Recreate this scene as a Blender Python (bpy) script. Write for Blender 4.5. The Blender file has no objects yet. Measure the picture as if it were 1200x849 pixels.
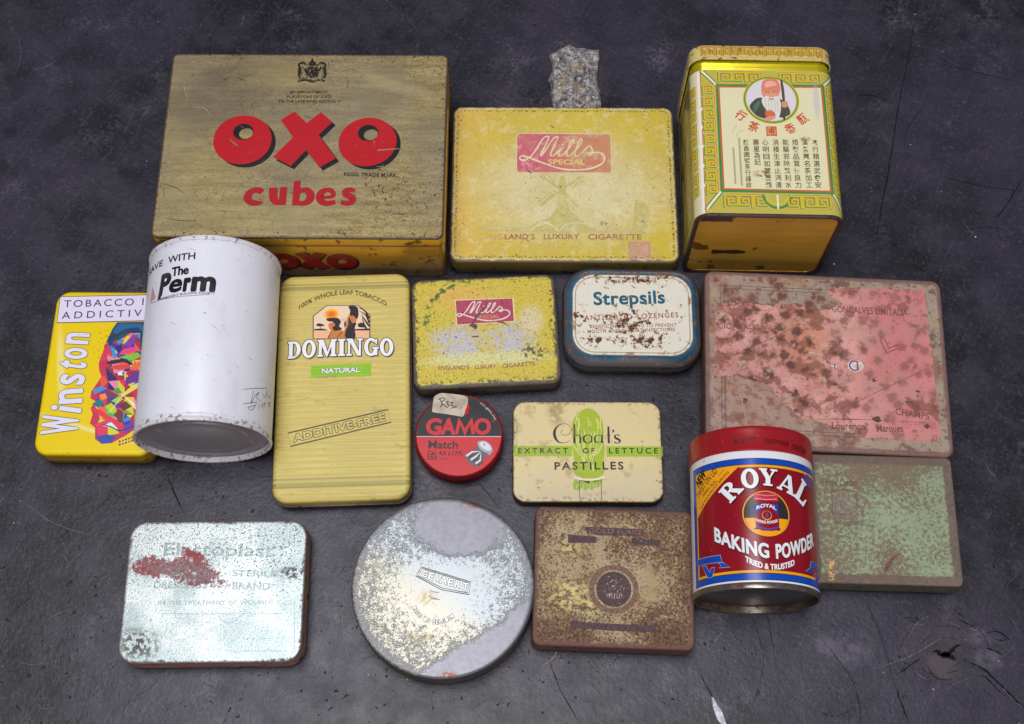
import bpy, bmesh, math, random
import numpy as np
from mathutils import Matrix, Vector
from mathutils.geometry import tessellate_polygon

SC = bpy.context.scene
COL = SC.collection
MM = 0.001

# ------------------------------------------------------------------ camera, world, lamps, exposure
F_PX, TILT, DIST = 1500.0, math.radians(22), 0.83
cam = bpy.data.cameras.new('camera')
cam.sensor_width = 36.0
cam.lens = F_PX / 1200.0 * 36.0
cam.clip_start, cam.clip_end = 0.02, 50
cam_o = bpy.data.objects.new('camera', cam)
COL.objects.link(cam_o)
CAM = np.array([0, -DIST * math.sin(TILT), DIST * math.cos(TILT)]) * 1000
cam_o.location = CAM * MM
cam_o.rotation_euler = (TILT, 0, 0)
SC.camera = cam_o

world = bpy.data.worlds.new('World')
SC.world = world
world.use_nodes = True
bg = world.node_tree.nodes['Background']
bg.inputs['Color'].default_value = (0.80, 0.86, 1.0, 1)
bg.inputs['Strength'].default_value = 0.19


def area(name, loc, target, sx, sy, power, color):
    l = bpy.data.lights.new(name, 'AREA')
    l.shape = 'RECTANGLE'
    l.size, l.size_y, l.energy, l.color = sx, sy, power, color
    o = bpy.data.objects.new(name, l)
    COL.objects.link(o)
    o.location = loc
    d = Vector(target) - Vector(loc)
    o.rotation_euler = d.to_track_quat('-Z', 'Y').to_euler()
    return o


area('roof_light', (-0.20, -0.10, 2.2), (-0.02, 0.0, 0), 1.25, 0.95, 39.5, (0.975, 0.965, 1.0))
area('doorway_light', (0.5, -2.6, 1.3), (0, 0, 0), 2.0, 1.2, 16, (1.0, 0.95, 0.88))  # added fill lamp behind the camera, brightens the tins' front faces

SC.view_settings.view_transform = 'Standard'
SC.view_settings.look = 'None'
SC.view_settings.exposure = 0.0
SC.view_settings.gamma = 1.0
SC.view_settings.use_curve_mapping = False
SC.cycles.max_bounces = 6
SC.cycles.use_denoising = True

# ------------------------------------------------------------------ colour and node helpers


def lin(c):
    out = []
    for v in c[:3]:
        v /= 255.0
        out.append(v / 12.92 if v <= 0.04045 else ((v + 0.055) / 1.055) ** 2.4)
    return (*out, 1.0)


class N:
    """small node builder working in millimetres of the object's own space"""

    def __init__(s, name):
        s.mat = bpy.data.materials.new(name)
        s.mat.use_nodes = True
        s.nt = s.mat.node_tree
        s.nt.nodes.clear()
        s.out = s.nt.nodes.new('ShaderNodeOutputMaterial')
        s.b = s.nt.nodes.new('ShaderNodeBsdfPrincipled')
        s.nt.links.new(s.b.outputs[0], s.out.inputs[0])
        tc = s.nt.nodes.new('ShaderNodeTexCoord')
        vm = s.nt.nodes.new('ShaderNodeVectorMath')
        vm.operation = 'SCALE'
        vm.inputs['Scale'].default_value = 1000
        s.nt.links.new(tc.outputs['Object'], vm.inputs[0])
        s.P = vm.outputs[0]
        sp = s.nt.nodes.new('ShaderNodeSeparateXYZ')
        s.nt.links.new(s.P, sp.inputs[0])
        s.x, s.y, s.z = sp.outputs
        s.k = random.Random(hash(name) % 1000 if False else sum(map(ord, name)) % 1000)

    def put(s, sock, v):
        if isinstance(v, bpy.types.NodeSocket):
            s.nt.links.new(v, sock)
        else:
            sock.default_value = v

    def m(s, op, a, b=0.0):
        n = s.nt.nodes.new('ShaderNodeMath')
        n.operation = op
        s.put(n.inputs[0], a)
        s.put(n.inputs[1], b)
        return n.outputs[0]

    def add(s, a, b): return s.m('ADD', a, b)
    def sub(s, a, b): return s.m('SUBTRACT', a, b)
    def mul(s, a, b): return s.m('MULTIPLY', a, b)
    def mx(s, a, b): return s.m('MAXIMUM', a, b)
    def mn(s, a, b): return s.m('MINIMUM', a, b)
    def inv(s, a): return s.m('SUBTRACT', 1.0, a)

    def noise(s, scale, detail=3, rough=.55, st=(1, 1, 1), off=0.0, dist=0.0, rot=0.0):
        P = s.P
        if rot:
            vr = s.nt.nodes.new('ShaderNodeVectorRotate')
            vr.rotation_type = 'Z_AXIS'
            vr.inputs['Angle'].default_value = rot
            s.put(vr.inputs['Vector'], P)
            P = vr.outputs[0]
        mp = s.nt.nodes.new('ShaderNodeMapping')
        s.put(mp.inputs['Vector'], P)
        mp.inputs['Scale'].default_value = (scale * st[0], scale * st[1], scale * st[2])
        mp.inputs['Location'].default_value = (off * 3.1, off * 1.7, off * 2.3)
        n = s.nt.nodes.new('ShaderNodeTexNoise')
        n.inputs['Scale'].default_value = 1
        n.inputs['Detail'].default_value = detail
        n.inputs['Roughness'].default_value = rough
        n.inputs['Distortion'].default_value = dist
        s.nt.links.new(mp.outputs[0], n.inputs['Vector'])
        return n.outputs[0]

    def vor(s, scale, off=0.0, feature='F1', st=(1, 1, 1)):
        mp = s.nt.nodes.new('ShaderNodeMapping')
        s.put(mp.inputs['Vector'], s.P)
        mp.inputs['Scale'].default_value = (scale * st[0], scale * st[1], scale * st[2])
        mp.inputs['Location'].default_value = (off * 3.1, off * 1.7, off * 2.3)
        n = s.nt.nodes.new('ShaderNodeTexVoronoi')
        n.feature = feature
        n.inputs['Scale'].default_value = 1
        s.nt.links.new(mp.outputs[0], n.inputs['Vector'])
        return n.outputs['Distance']

    def ss(s, v, a, b):
        n = s.nt.nodes.new('ShaderNodeMapRange')
        n.interpolation_type = 'SMOOTHSTEP'
        s.put(n.inputs['Value'], v)
        lo, hi = (a, b) if a <= b else (b, a)
        n.inputs['From Min'].default_value = lo
        n.inputs['From Max'].default_value = hi
        n.inputs['To Min'].default_value = 0 if a <= b else 1
        n.inputs['To Max'].default_value = 1 if a <= b else 0
        return n.outputs[0]

    def mask(s, thr, scale, soft=.03, **k):
        return s.ss(s.noise(scale, **k), thr - soft, thr + soft)

    def mix(s, f, a, b):
        n = s.nt.nodes.new('ShaderNodeMix')
        n.data_type = 'RGBA'
        s.put(n.inputs[0], f)
        for i, c in ((6, a), (7, b)):
            s.put(n.inputs[i], lin(c) if isinstance(c, tuple) else c)
        return n.outputs[2]

    def mixf(s, f, a, b):
        n = s.nt.nodes.new('ShaderNodeMix')
        n.data_type = 'FLOAT'
        s.put(n.inputs[0], f)
        s.put(n.inputs[2], a)
        s.put(n.inputs[3], b)
        return n.outputs[0]

    def wob(s, v, amp, scale, detail=4, off=5.0):
        return s.add(v, s.mul(s.sub(s.noise(scale, detail, off=off), .5), amp)) if amp else v

    def ell(s, cx, cy, rx, ry, soft=.2, amp=0, scale=.1, rot=0.0):
        dx, dy = s.sub(s.x, cx), s.sub(s.y, cy)
        if rot:
            c, sn = math.cos(rot), math.sin(rot)
            dx, dy = s.add(s.mul(dx, c), s.mul(dy, sn)), s.sub(s.mul(dy, c), s.mul(dx, sn))
        dx, dy = s.m('DIVIDE', dx, rx), s.m('DIVIDE', dy, ry)
        d = s.m('SQRT', s.add(s.mul(dx, dx), s.mul(dy, dy)))
        return s.ss(s.wob(d, amp, scale, off=cx * .1 + cy * .07), 1 + soft, 1 - soft)

    def rect(s, x0, x1, y0, y1, soft=.5, amp=0, scale=.2):
        dx = s.sub(s.m('ABSOLUTE', s.sub(s.x, (x0 + x1) / 2)), abs(x1 - x0) / 2)
        dy = s.sub(s.m('ABSOLUTE', s.sub(s.y, (y0 + y1) / 2)), abs(y1 - y0) / 2)
        return s.ss(s.wob(s.mx(dx, dy), amp, scale, off=x0 * .1), soft, -soft)

    def edge(s, w, d, r):
        """distance in mm inside a rounded rectangle's outline"""
        ax = s.mx(s.sub(s.m('ABSOLUTE', s.x), w / 2 - r), 0.0)
        ay = s.mx(s.sub(s.m('ABSOLUTE', s.y), d / 2 - r), 0.0)
        l = s.m('SQRT', s.add(s.mul(ax, ax), s.mul(ay, ay)))
        inn = s.mn(s.mx(s.sub(s.m('ABSOLUTE', s.x), w / 2 - r), s.sub(s.m('ABSOLUTE', s.y), d / 2 - r)), 0.0)
        return s.sub(s.sub(r, l), inn)

    def rad(s):
        return s.m('SQRT', s.add(s.mul(s.x, s.x), s.mul(s.y, s.y)))

    def done(s, color, rough=.4, metal=0.0, bump=None, bs=.3, bd=.0004, spec=.35):
        s.put(s.b.inputs['Base Color'], lin(color) if isinstance(color, tuple) else color)
        s.put(s.b.inputs['Roughness'], rough)
        s.put(s.b.inputs['Metallic'], metal)
        s.b.inputs['Specular IOR Level'].default_value = spec
        if bump is not None:
            n = s.nt.nodes.new('ShaderNodeBump')
            n.inputs['Strength'].default_value = bs
            n.inputs['Distance'].default_value = bd
            s.put(n.inputs['Height'], bump)
            s.nt.links.new(n.outputs[0], s.b.inputs['Normal'])
        return s.mat


# ------------------------------------------------------------------ object helpers

def thing(name, label, cat, loc, rz=0.0):
    o = bpy.data.objects.new(name, None)
    o.empty_display_size = .01
    COL.objects.link(o)
    o.location = (loc[0] * MM, loc[1] * MM, (loc[2] if len(loc) > 2 else 0) * MM)
    o.rotation_euler = (0, 0, math.radians(rz))
    o['label'], o['category'] = label, cat
    o['_c'], o['_s'] = math.cos(math.radians(rz)), math.sin(math.radians(rz))
    return o


def mesh_obj(name, verts, faces, mats, midx=None, parent=None, smooth=40, normals=None):
    me = bpy.data.meshes.new(name)
    me.from_pydata([(v[0] * MM, v[1] * MM, v[2] * MM) for v in verts], [], faces)
    for m_ in mats:
        me.materials.append(m_)
    if midx is not None:
        me.polygons.foreach_set('material_index', midx)
    if smooth:
        me.polygons.foreach_set('use_smooth', [True] * len(me.polygons))
        me.set_sharp_from_angle(angle=math.radians(smooth))
    if normals is not None:
        me.polygons.foreach_set('use_smooth', [True] * len(me.polygons))
        me.normals_split_custom_set_from_vertices(normals)
    me.update()
    o = bpy.data.objects.new(name, me)
    COL.objects.link(o)
    if parent is not None:
        o.parent = parent
    return o


def rr(w, d, r, seg=8):
    """rounded rectangle outline, counter-clockwise"""
    r = max(r, .05)
    pts = []
    for cx, cy, a in ((w / 2 - r, d / 2 - r, 0), (-w / 2 + r, d / 2 - r, 90), (-w / 2 + r, -d / 2 + r, 180), (w / 2 - r, -d / 2 + r, 270)):
        for i in range(seg + 1):
            t = math.radians(a + 90 * i / seg)
            pts.append((cx + r * math.cos(t), cy + r * math.sin(t)))
    return pts


def loft(name, w, d, r, rings, mat, parent, seg=8, cap0=True, cap1=True, frame=None, jit=0.0, smooth=40):
    """stack of (inset, z) rounded rectangles from top ring to bottom ring"""
    verts, faces = [], []
    n = 4 * (seg + 1)
    rng = random.Random(len(name) * 7 + int(w))
    dents = [(rng.uniform(-1, 1), rng.uniform(-1, 1)) for _ in range(n)]
    for ins, z in rings:
        for i, (x, y) in enumerate(rr(w - 2 * ins, d - 2 * ins, r - ins, seg)):
            verts.append((x + jit * dents[i][0], y + jit * dents[i][1], z))
    for k in range(len(rings) - 1):
        for i in range(n):
            j = (i + 1) % n
            a, b = k * n, (k + 1) * n
            faces.append((a + i, b + i, b + j, a + j))
    if cap0:
        faces.append(tuple(range(n)))
    if cap1:
        faces.append(tuple(reversed(range((len(rings) - 1) * n, len(rings) * n))))
    if frame:
        verts = [frame(v) for v in verts]
    return mesh_obj(name, verts, faces, [mat], parent=parent, smooth=smooth)


def bevel_top(z, b, n=4):
    """rounded shoulder of radius b ending flat at height z: (inset, z) from the top down"""
    return [(b - b * math.sin(math.radians(90 * i / n)), z - b + b * math.cos(math.radians(90 * i / n))) for i in range(n + 1)]


def lathe_z(name, prof, mat, parent, seg=96, cap0=True, cap1=True, smooth=35):
    verts, faces = [], []
    for r, z in prof:
        for i in range(seg):
            a = 2 * math.pi * i / seg
            verts.append((r * math.cos(a), r * math.sin(a), z))
    for k in range(len(prof) - 1):
        for i in range(seg):
            j = (i + 1) % seg
            faces.append((k * seg + i, (k + 1) * seg + i, (k + 1) * seg + j, k * seg + j))
    if cap0: faces.append(tuple(range(seg)))
    if cap1: faces.append(tuple(reversed(range((len(prof) - 1) * seg, len(prof) * seg))))
    return mesh_obj(name, verts, faces, [mat], parent=parent, smooth=smooth)


GRID = 4.0


def lathe_y(name, prof, R, mat, parent, cap0=False, cap1=False, smooth=35):
    """lying can: profile of (y, radius), axis along local y at height R"""
    seg = int(360 / GRID)
    verts, faces = [], []
    for y, r in prof:
        for i in range(seg):
            a = math.radians(GRID * i)
            verts.append((r * math.sin(a), y, R + r * math.cos(a)))
    for k in range(len(prof) - 1):
        for i in range(seg):
            j = (i + 1) % seg
            faces.append((k * seg + i, k * seg + j, (k + 1) * seg + j, (k + 1) * seg + i))
    if cap0: faces.append(tuple(reversed(range(seg))))
    if cap1: faces.append(tuple(range((len(prof) - 1) * seg, len(prof) * seg)))
    o = mesh_obj(name, verts, faces, [mat], parent=parent, smooth=smooth)
    return o


# ------------------------------------------------------------------ lettering

_tc = {}


def textmesh(s, bold=0.0, space=1.0, shear=0.0):
    key = (s, bold, space, shear)
    if key in _tc:
        return _tc[key]
    cu = bpy.data.curves.new('t', 'FONT')
    cu.body = s
    cu.size = 1.0
    cu.offset = bold
    cu.space_character = space
    cu.shear = shear
    cu.resolution_u = 4
    cu.fill_mode = 'BOTH'
    o = bpy.data.objects.new('t', cu)
    COL.objects.link(o)
    dg = bpy.context.evaluated_depsgraph_get()
    dg.update()
    me = bpy.data.meshes.new_from_object(o.evaluated_get(dg))
    v = np.array([p.co[:2] for p in me.vertices]).reshape(-1, 2)
    f = [tuple(p.vertices) for p in me.polygons]
    bpy.data.objects.remove(o)
    bpy.data.curves.remove(cu)
    bpy.data.meshes.remove(me)
    _tc[key] = (v, f)
    return v, f


_h = textmesh('H')[0]
CAPH = _h[:, 1].max() - _h[:, 1].min()


def ring_poly(cx, cy, rx, ry, ix, iy, a0=0, a1=360, n=28):
    o, i = [], []
    for k in range(n + 1):
        t = math.radians(a0 + (a1 - a0) * k / n)
        o.append((cx + rx * math.cos(t), cy + ry * math.sin(t)))
        i.append((cx + ix * math.cos(t), cy + iy * math.sin(t)))
    v = o + i
    f = [(k, k + 1, n + 2 + k, n + 1 + k) for k in range(n)]
    return v, f


def bx(a, b, c, d): return [(a, b), (c, b), (c, d), (a, d)], [(0, 1, 2, 3)]
def qd(*p): return list(p), [tuple(range(len(p)))]


SLAB = {
    'D': (.84, [bx(.07, 0, .31, 1), bx(0, 0, .36, .11), bx(0, .89, .36, 1), ring_poly(.34, .5, .46, .5, .22, .37, -90, 90)]),
    'O': (.90, [ring_poly(.42, .5, .42, .53, .18, .37)]),
    'M': (1.22, [bx(.08, 0, .26, 1), bx(.86, 0, 1.1, 1), bx(0, 0, .34, .11), bx(.78, 0, 1.18, .11), bx(0, .89, .3, 1), bx(.88, .89, 1.18, 1),
                 qd((.10, 1), (.36, 1), (.66, .2), (.55, 0)), qd((.86, 1), (.94, .8), (.62, 0), (.55, 0))]),
    'I': (.48, [bx(.09, 0, .35, 1), bx(0, 0, .44, .11), bx(0, .89, .44, 1)]),
    'N': (1.04, [bx(.09, 0, .22, 1), bx(.76, 0, .89, 1), bx(0, 0, .33, .11), bx(.64, .89, 1.0, 1), bx(0, .89, .3, 1), qd((.09, 1), (.36, 1), (.89, 0), (.66, 0))]),
    'G': (.92, [ring_poly(.42, .5, .42, .53, .18, .37, 48, 330), bx(.60, .02, .82, .46), bx(.5, .4, .9, .5), qd((.62, .78), (.8, .64), (.8, .98), (.74, .98))]),
    'R': (.96, [bx(.08, 0, .33, 1), bx(0, 0, .42, .11), bx(0, .89, .36, 1), ring_poly(.4, .735, .36, .265, .13, .15, -90, 90),
                bx(.3, .47, .41, .585), bx(.3, .885, .41, 1), qd((.36, .5), (.58, .52), (.9, .1), (.62, .1)), bx(.58, 0, .95, .11)]),
    'Y': (.98, [qd((.05, .93), (.34, .93), (.6, .46), (.35, .42)), qd((.72, .93), (.86, .93), (.6, .46), (.5, .42)), bx(.35, 0, .6, .5),
                bx(0, .89, .42, 1), bx(.6, .89, .98, 1), bx(.24, 0, .72, .11)]),
    'A': (1.04, [qd((.07, .05), (.2, .05), (.5, .92), (.42, 1)), qd((.38, 1), (.62, 1), (.96, .05), (.67, .05)), bx(.2, .26, .74, .36), bx(0, 0, .3, .11), bx(.56, 0, 1.04, .11)]),
    'L': (.82, [bx(.09, 0, .34, 1), bx(0, .89, .44, 1), bx(0, 0, .74, .13), qd((.74, 0), (.79, .4), (.71, .4), (.56, .1))]),
}


def slabmesh(s, gap=.0):
    V, Fc, x = [], [], 0.0
    for ch in s:
        adv, parts = SLAB[ch]
        for v, f in parts:
            b = len(V)
            V += [(p[0] + x, p[1]) for p in v]
            Fc += [tuple(b + i for i in q) for q in f]
        x += adv + gap
    return np.array(V), Fc


def cr(pts, n=6, closed=False):
    """Catmull-Rom through points of any dimension"""
    P = [np.array(p, float) for p in pts]
    m_ = len(P)
    out = []
    for i in range(m_ if closed else m_ - 1):
        g = (lambda j: P[j % m_]) if closed else (lambda j: P[min(max(j, 0), m_ - 1)])
        p0, p1, p2, p3 = g(i - 1), g(i), g(i + 1), g(i + 2)
        for k in range(n):
            t = k / n
            out.append(.5 * ((2 * p1) + (-p0 + p2) * t + (2 * p0 - 5 * p1 + 4 * p2 - p3) * t * t + (-p0 + 3 * p1 - 3 * p2 + p3) * t ** 3))
    if not closed:
        out.append(P[-1])
    return out


class Art:
    """flat printing laid on one face of a tin; coordinates in mm on that face"""

    def __init__(s, name, root, wear, surf, view=(0, 0, 1), z0=.10):
        s.name, s.root, s.wear, s.surf, s.z0 = name, root, wear, surf, z0
        s.ox, s.oy, s.sc = view
        s.mats, s.idx = [], {}
        s.V, s.F, s.M, s.n = [], [], [], 0

    def sub(s, name, **k):
        a = Art(name, s.root, k.pop('wear', s.wear), s.surf, (s.ox, s.oy, s.sc), k.pop('z0', s.z0))
        return a

    def view(s, ox, oy, sc):
        s.ox, s.oy, s.sc = ox, oy, sc
        return s

    # -- where a point of the traced drawing lies on this face
    def T(s, p):
        px, py = s.ox + p[0] / s.sc, s.oy + p[1] / s.sc
        d = np.array([(px - 600) / F_PX, -(py - 424.5) / F_PX, -1.0])
        ct, st = math.cos(TILT), math.sin(TILT)
        d = np.array([d[0], ct * d[1] - st * d[2], st * d[1] + ct * d[2]])
        r = s.root
        o = CAM - np.array(r.location[:]) * 1000
        c, sn = r['_c'], r['_s']
        rot = lambda v: np.array([c * v[0] + sn * v[1], -sn * v[0] + c * v[1], v[2]])
        o, d = rot(o), rot(d)
        if s.surf[0] == 'cyl':
            R = s.surf[1]
            a = d[0] ** 2 + d[2] ** 2
            b = o[0] * d[0] + (o[2] - R) * d[2]
            cc = o[0] ** 2 + (o[2] - R) ** 2 - R * R
            disc = max(b * b - a * cc, 0)
            t = (-b - math.sqrt(disc)) / a
            q = o + t * d
            return np.array([R * math.atan2(q[0], q[2] - R), q[1]])
        O, U, W, Nn = (np.array(v, float) for v in ((s.surf[1:]) if s.surf[0] == 'plane' else ((0, 0, s.surf[4]), (1, 0, 0), (0, 1, 0), (0, 0, 1))))
        t = ((O - o) @ Nn) / (d @ Nn)
        q = o + t * d - O
        return np.array([q @ U, q @ W])

    def TT(s, pts): return [s.T(p) for p in pts]

    def mat(s, c):
        if c not in s.idx:
            s.idx[c] = len(s.mats)
            s.mats.append(s.wear(s.name + '_' + '_'.join(str(int(v)) for v in c), c))
        return s.idx[c]

    def raw(s, c, v, f, layer, warp=None):
        s.n += 1
        dz = s.z0 + layer * .024 + (s.n % 10) * .0009
        mi = s.mat(c)
        for j, q in enumerate(f):          # every face a hair apart, so crossing strokes never share a plane
            b = len(s.V)
            z = dz + (j % 9) * .0008
            if sum(v[q[k - 1]][0] * v[q[k]][1] - v[q[k]][0] * v[q[k - 1]][1] for k in range(len(q))) < 0:
                q = tuple(reversed(q))
            s.V.extend((v[i][0], v[i][1], z) for i in q)
            s.F.append(tuple(range(b, b + len(q))))
            s.M.append(mi)

    def poly(s, c, pts, layer=1, holes=(), tr=False):
        loops = [s.TT(pts) if tr else pts] + [s.TT(h) if tr else h for h in holes]
        L = [[Vector((p[0], p[1], 0)) for p in lp] for lp in loops]
        flat = [p for lp in loops for p in lp]
        tris = tessellate_polygon(L)
        out = []
        for t in tris:
            a, b, cc = (flat[i] for i in t)
            ar = (b[0] - a[0]) * (cc[1] - a[1]) - (b[1] - a[1]) * (cc[0] - a[0])
            if abs(ar) > 1e-9:
                out.append(tuple(t) if ar > 0 else tuple(reversed(t)))
        s.raw(c, flat, out, layer)

    def shape(s, c, pts, layer=1, n=5, tr=True):
        s.poly(c, cr(pts, n, True), layer, tr=tr)

    def rect(s, c, x0, y0, x1, y1, layer=1, r=0):
        x0, x1, y0, y1 = min(x0, x1), max(x0, x1), min(y0, y1), max(y0, y1)
        p = rr(x1 - x0, y1 - y0, r, 5) if r else [(-.5 * (x1 - x0), -.5 * (y1 - y0)), (.5 * (x1 - x0), -.5 * (y1 - y0)), (.5 * (x1 - x0), .5 * (y1 - y0)), (-.5 * (x1 - x0), .5 * (y1 - y0))]
        s.poly(c, [(a + (x0 + x1) / 2, b + (y0 + y1) / 2) for a, b in p], layer)

    def frame(s, c, x0, y0, x1, y1, t, layer=1, r=0):
        def o(i):
            w, h = x1 - x0 - 2 * i, y1 - y0 - 2 * i
            return [(a + (x0 + x1) / 2, b + (y0 + y1) / 2) for a, b in rr(w, h, max(r - i, .05), 5)]
        a, b = o(0), o(t)
        n = len(a)
        s.raw(c, a + b, [(i, (i + 1) % n, n + (i + 1) % n, n + i) for i in range(n)], layer)

    def disc(s, c, cx, cy, rx, ry=None, layer=1, n=40):
        ry = ry or rx
        v = [(cx + rx * math.cos(2 * math.pi * i / n), cy + ry * math.sin(2 * math.pi * i / n)) for i in range(n)]
        s.raw(c, v, [tuple(range(n))], layer)

    def ring(s, c, cx, cy, r0, r1, layer=1, a0=0, a1=360, k=1.0, n=48):
        v, f = ring_poly(cx, cy, r0, r0 * k, r1, r1 * k, a0, a1, n)
        s.raw(c, v, f, layer)

    def line(s, c, pts, w, layer=1, tr=False, closed=False, smooth=0):
        """ribbon along points; w is one width or one per point (mm)"""
        if tr:
            pts = s.TT(pts)
        ws = w if isinstance(w, (list, tuple)) else [w] * len(pts)
        q = [(p[0], p[1], k) for p, k in zip(pts, ws)]
        if smooth:
            q = cr(q, smooth, closed)
        q = [np.array(p, float) for p in q]
        n = len(q)
        L, R = [], []
        for i in range(n):
            a = q[(i - 1) % n] if (closed or i) else q[i]
            b = q[(i + 1) % n] if (closed or i < n - 1) else q[i]
            t = (b - a)[:2]
            l = np.linalg.norm(t) or 1
            nx, ny = -t[1] / l, t[0] / l
            h = q[i][2] / 2
            if 0 < i < n - 1 or closed:          # mitre
                u, v = q[i][:2] - a[:2], b[:2] - q[i][:2]
                lu, lv = np.linalg.norm(u) or 1, np.linalg.norm(v) or 1
                cosb = math.sqrt(max((1 + (u @ v) / lu / lv) / 2, .25))
                h /= cosb
            L.append((q[i][0] + nx * h, q[i][1] + ny * h))
            R.append((q[i][0] - nx * h, q[i][1] - ny * h))
        v = R + L
        f = [(i, (i + 1) % n, n + (i + 1) % n, n + i) for i in range(n if closed else n - 1)]
        s.raw(c, v, f, layer)

    def put_mesh(s, c, v, f, p0, p1, cap, layer, fit, bend=None, x0=None, x1=None):
        p0 = np.array(p0, float)
        v = np.array(v, float)
        if x0 is None:
            x0, x1 = v[:, 0].min(), v[:, 0].max()
        d = (np.array(p1, float) - p0) if p1 is not None else np.array([1.0, 0])
        L = np.linalg.norm(d) or 1
        d = d / L
        sx = L / (x1 - x0) if fit else cap
        nrm = np.array([-d[1], d[0]])
        out = []
        for x, y in v:
            X, Y = (x - x0) * sx, y * cap
            if bend:
                X, Y = bend(X, Y, L)
            out.append(p0 + d * X + nrm * Y)
        s.raw(c, out, f, layer)

    def text(s, c, txt, p0, p1=None, cap=3.0, layer=2, bold=0.0, space=1.0, shear=0.0, bend=None, tr=False, outline=None, shadow=None, slab=False, gap=0.0):
        if tr:
            capp = np.array(p0, float) + np.array([(p1[1] - p0[1]), -(p1[0] - p0[0])]) / (np.hypot(p1[0] - p0[0], p1[1] - p0[1]) or 1) * cap
            q0 = s.T(p0)
            cap = float(np.linalg.norm(s.T(capp) - q0))
            p0, p1 = q0, s.T(p1)
        fat = 0.0
        if bold > .02:
            fat, bold = (bold - .008) * cap / CAPH * .68, .008
            if p1 is not None:
                dd_ = np.array(p1, float) - np.array(p0, float)
                dd_ = dd_ / (np.linalg.norm(dd_) or 1) * fat
                p0, p1 = np.array(p0, float) + dd_, np.array(p1, float) - dd_
        if slab:
            v, f = slabmesh(txt, gap)
        else:
            v, f = textmesh(txt, bold, space, shear)
            v = v / CAPH
        if len(v) == 0:
            return
        fit = p1 is not None
        if shadow:
            sc, dx, dy, k = shadow
            for i in range(1, k + 1):
                o = np.array([dx, dy]) * i / k
                s.put_mesh(sc, v, f, np.array(p0) + o, None if p1 is None else np.array(p1) + o, cap, layer - 1, fit, bend)
        if fat:
            for i in range(8):
                o = np.array([math.cos(i * math.pi / 4), math.sin(i * math.pi / 4)]) * fat
                s.put_mesh(c, v, f, np.array(p0) + o, None if p1 is None else np.array(p1) + o, cap, layer, fit, bend)
        if outline:
            oc, r = outline
            r += fat
            for i in range(8):
                o = np.array([math.cos(i * math.pi / 4), math.sin(i * math.pi / 4)]) * r
                s.put_mesh(oc, v, f, np.array(p0) + o, None if p1 is None else np.array(p1) + o, cap, layer - 1, fit, bend)
        s.put_mesh(c, v, f, p0, p1, cap, layer, fit, bend)

    def scratches(s, n, w, d, cols, lmin=3, lmax=26, wid=.22, seed=1, layer=7):
        R = random.Random(seed)
        for _ in range(n):
            x, y = R.uniform(-w / 2 + 3, w / 2 - 3), R.uniform(-d / 2 + 3, d / 2 - 3)
            a = R.uniform(0, math.pi)
            L = R.uniform(lmin, lmin + (lmax - lmin) * R.random() ** 2)
            k = R.uniform(-.25, .25) * L
            q = [(x, y), (x + L / 2 * math.cos(a) - k * math.sin(a), y + L / 2 * math.sin(a) + k * math.cos(a)), (x + L * math.cos(a), y + L * math.sin(a))]
            q = [(max(-w / 2 + 2, min(w / 2 - 2, u)), max(-d / 2 + 2, min(d / 2 - 2, v))) for u, v in q]
            s.line(R.choice(cols), q, [.04, wid * R.uniform(.4, 1.3), .04], layer, smooth=4)

    def build(s, label=None):
        V, F, M = s.V, s.F, s.M
        nrm = None
        if s.surf[0] in ('cyl', 'rbox'):
            R = s.surf[1]
            bm = bmesh.new()
            bv = [bm.verts.new(v) for v in V]
            for f, mi in zip(F, M):
                try:
                    fc = bm.faces.new([bv[i] for i in f])
                    fc.material_index = mi
                except ValueError:
                    pass
            us = [v[0] for v in V]
            st = R * math.radians(GRID)
            if s.surf[0] == 'cyl':
                cuts = [k * st for k in range(math.ceil(min(us) / st), math.floor(max(us) / st) + 1)]
            else:
                f0, cr_, zt = s.surf[2:5]
                cuts = [sg * (f0 + cr_ * math.radians(9 * k)) for sg in (-1, 1) for k in range(11)]
            for u in cuts:
                g = bm.verts[:] + bm.edges[:] + bm.faces[:]
                bmesh.ops.bisect_plane(bm, geom=g, plane_co=(u, 0, 0), plane_no=(1, 0, 0), dist=1e-5)
            bm.verts.index_update()
            V2, nrm = [], []
            for v in bm.verts:
                if s.surf[0] == 'rbox':
                    u = v.co.x
                    sg, au = (1 if u >= 0 else -1), abs(u)
                    if au <= f0:
                        X, Z, nx, nz = au, zt + v.co.z, 0, 1
                    elif au >= f0 + cr_ * math.pi / 2:
                        X, Z, nx, nz = f0 + cr_ + v.co.z, zt - cr_ - (au - f0 - cr_ * math.pi / 2), 1, 0
                    else:
                        k9 = math.radians(9)
                        k = math.floor((au - f0) / cr_ / k9 + 1e-6)
                        t = (au - f0) / cr_ / k9 - k
                        a0, a1 = k9 * k, k9 * (k + 1)
                        r = cr_ + v.co.z
                        X = f0 + r * ((1 - t) * math.sin(a0) + t * math.sin(a1))
                        Z = zt - cr_ + r * ((1 - t) * math.cos(a0) + t * math.cos(a1))
                        a_ = (au - f0) / cr_
                        nx, nz = math.sin(a_), math.cos(a_)
                    V2.append((sg * X, v.co.y, Z))
                    nrm.append((sg * nx, 0, nz))
                    continue
                k = math.floor(v.co.x / st + 1e-6)
                t = v.co.x / st - k
                a0, a1 = math.radians(GRID) * k, math.radians(GRID) * (k + 1)
                r = R + v.co.z
                X = r * ((1 - t) * math.sin(a0) + t * math.sin(a1))
                Z = R + r * ((1 - t) * math.cos(a0) + t * math.cos(a1))
                V2.append((X, v.co.y, Z))
                a = v.co.x / R
                nrm.append((math.sin(a), 0, math.cos(a)))
            F = [tuple(v.index for v in f.verts) for f in bm.faces]
            M = [f.material_index for f in bm.faces]
            bm.free()
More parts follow.
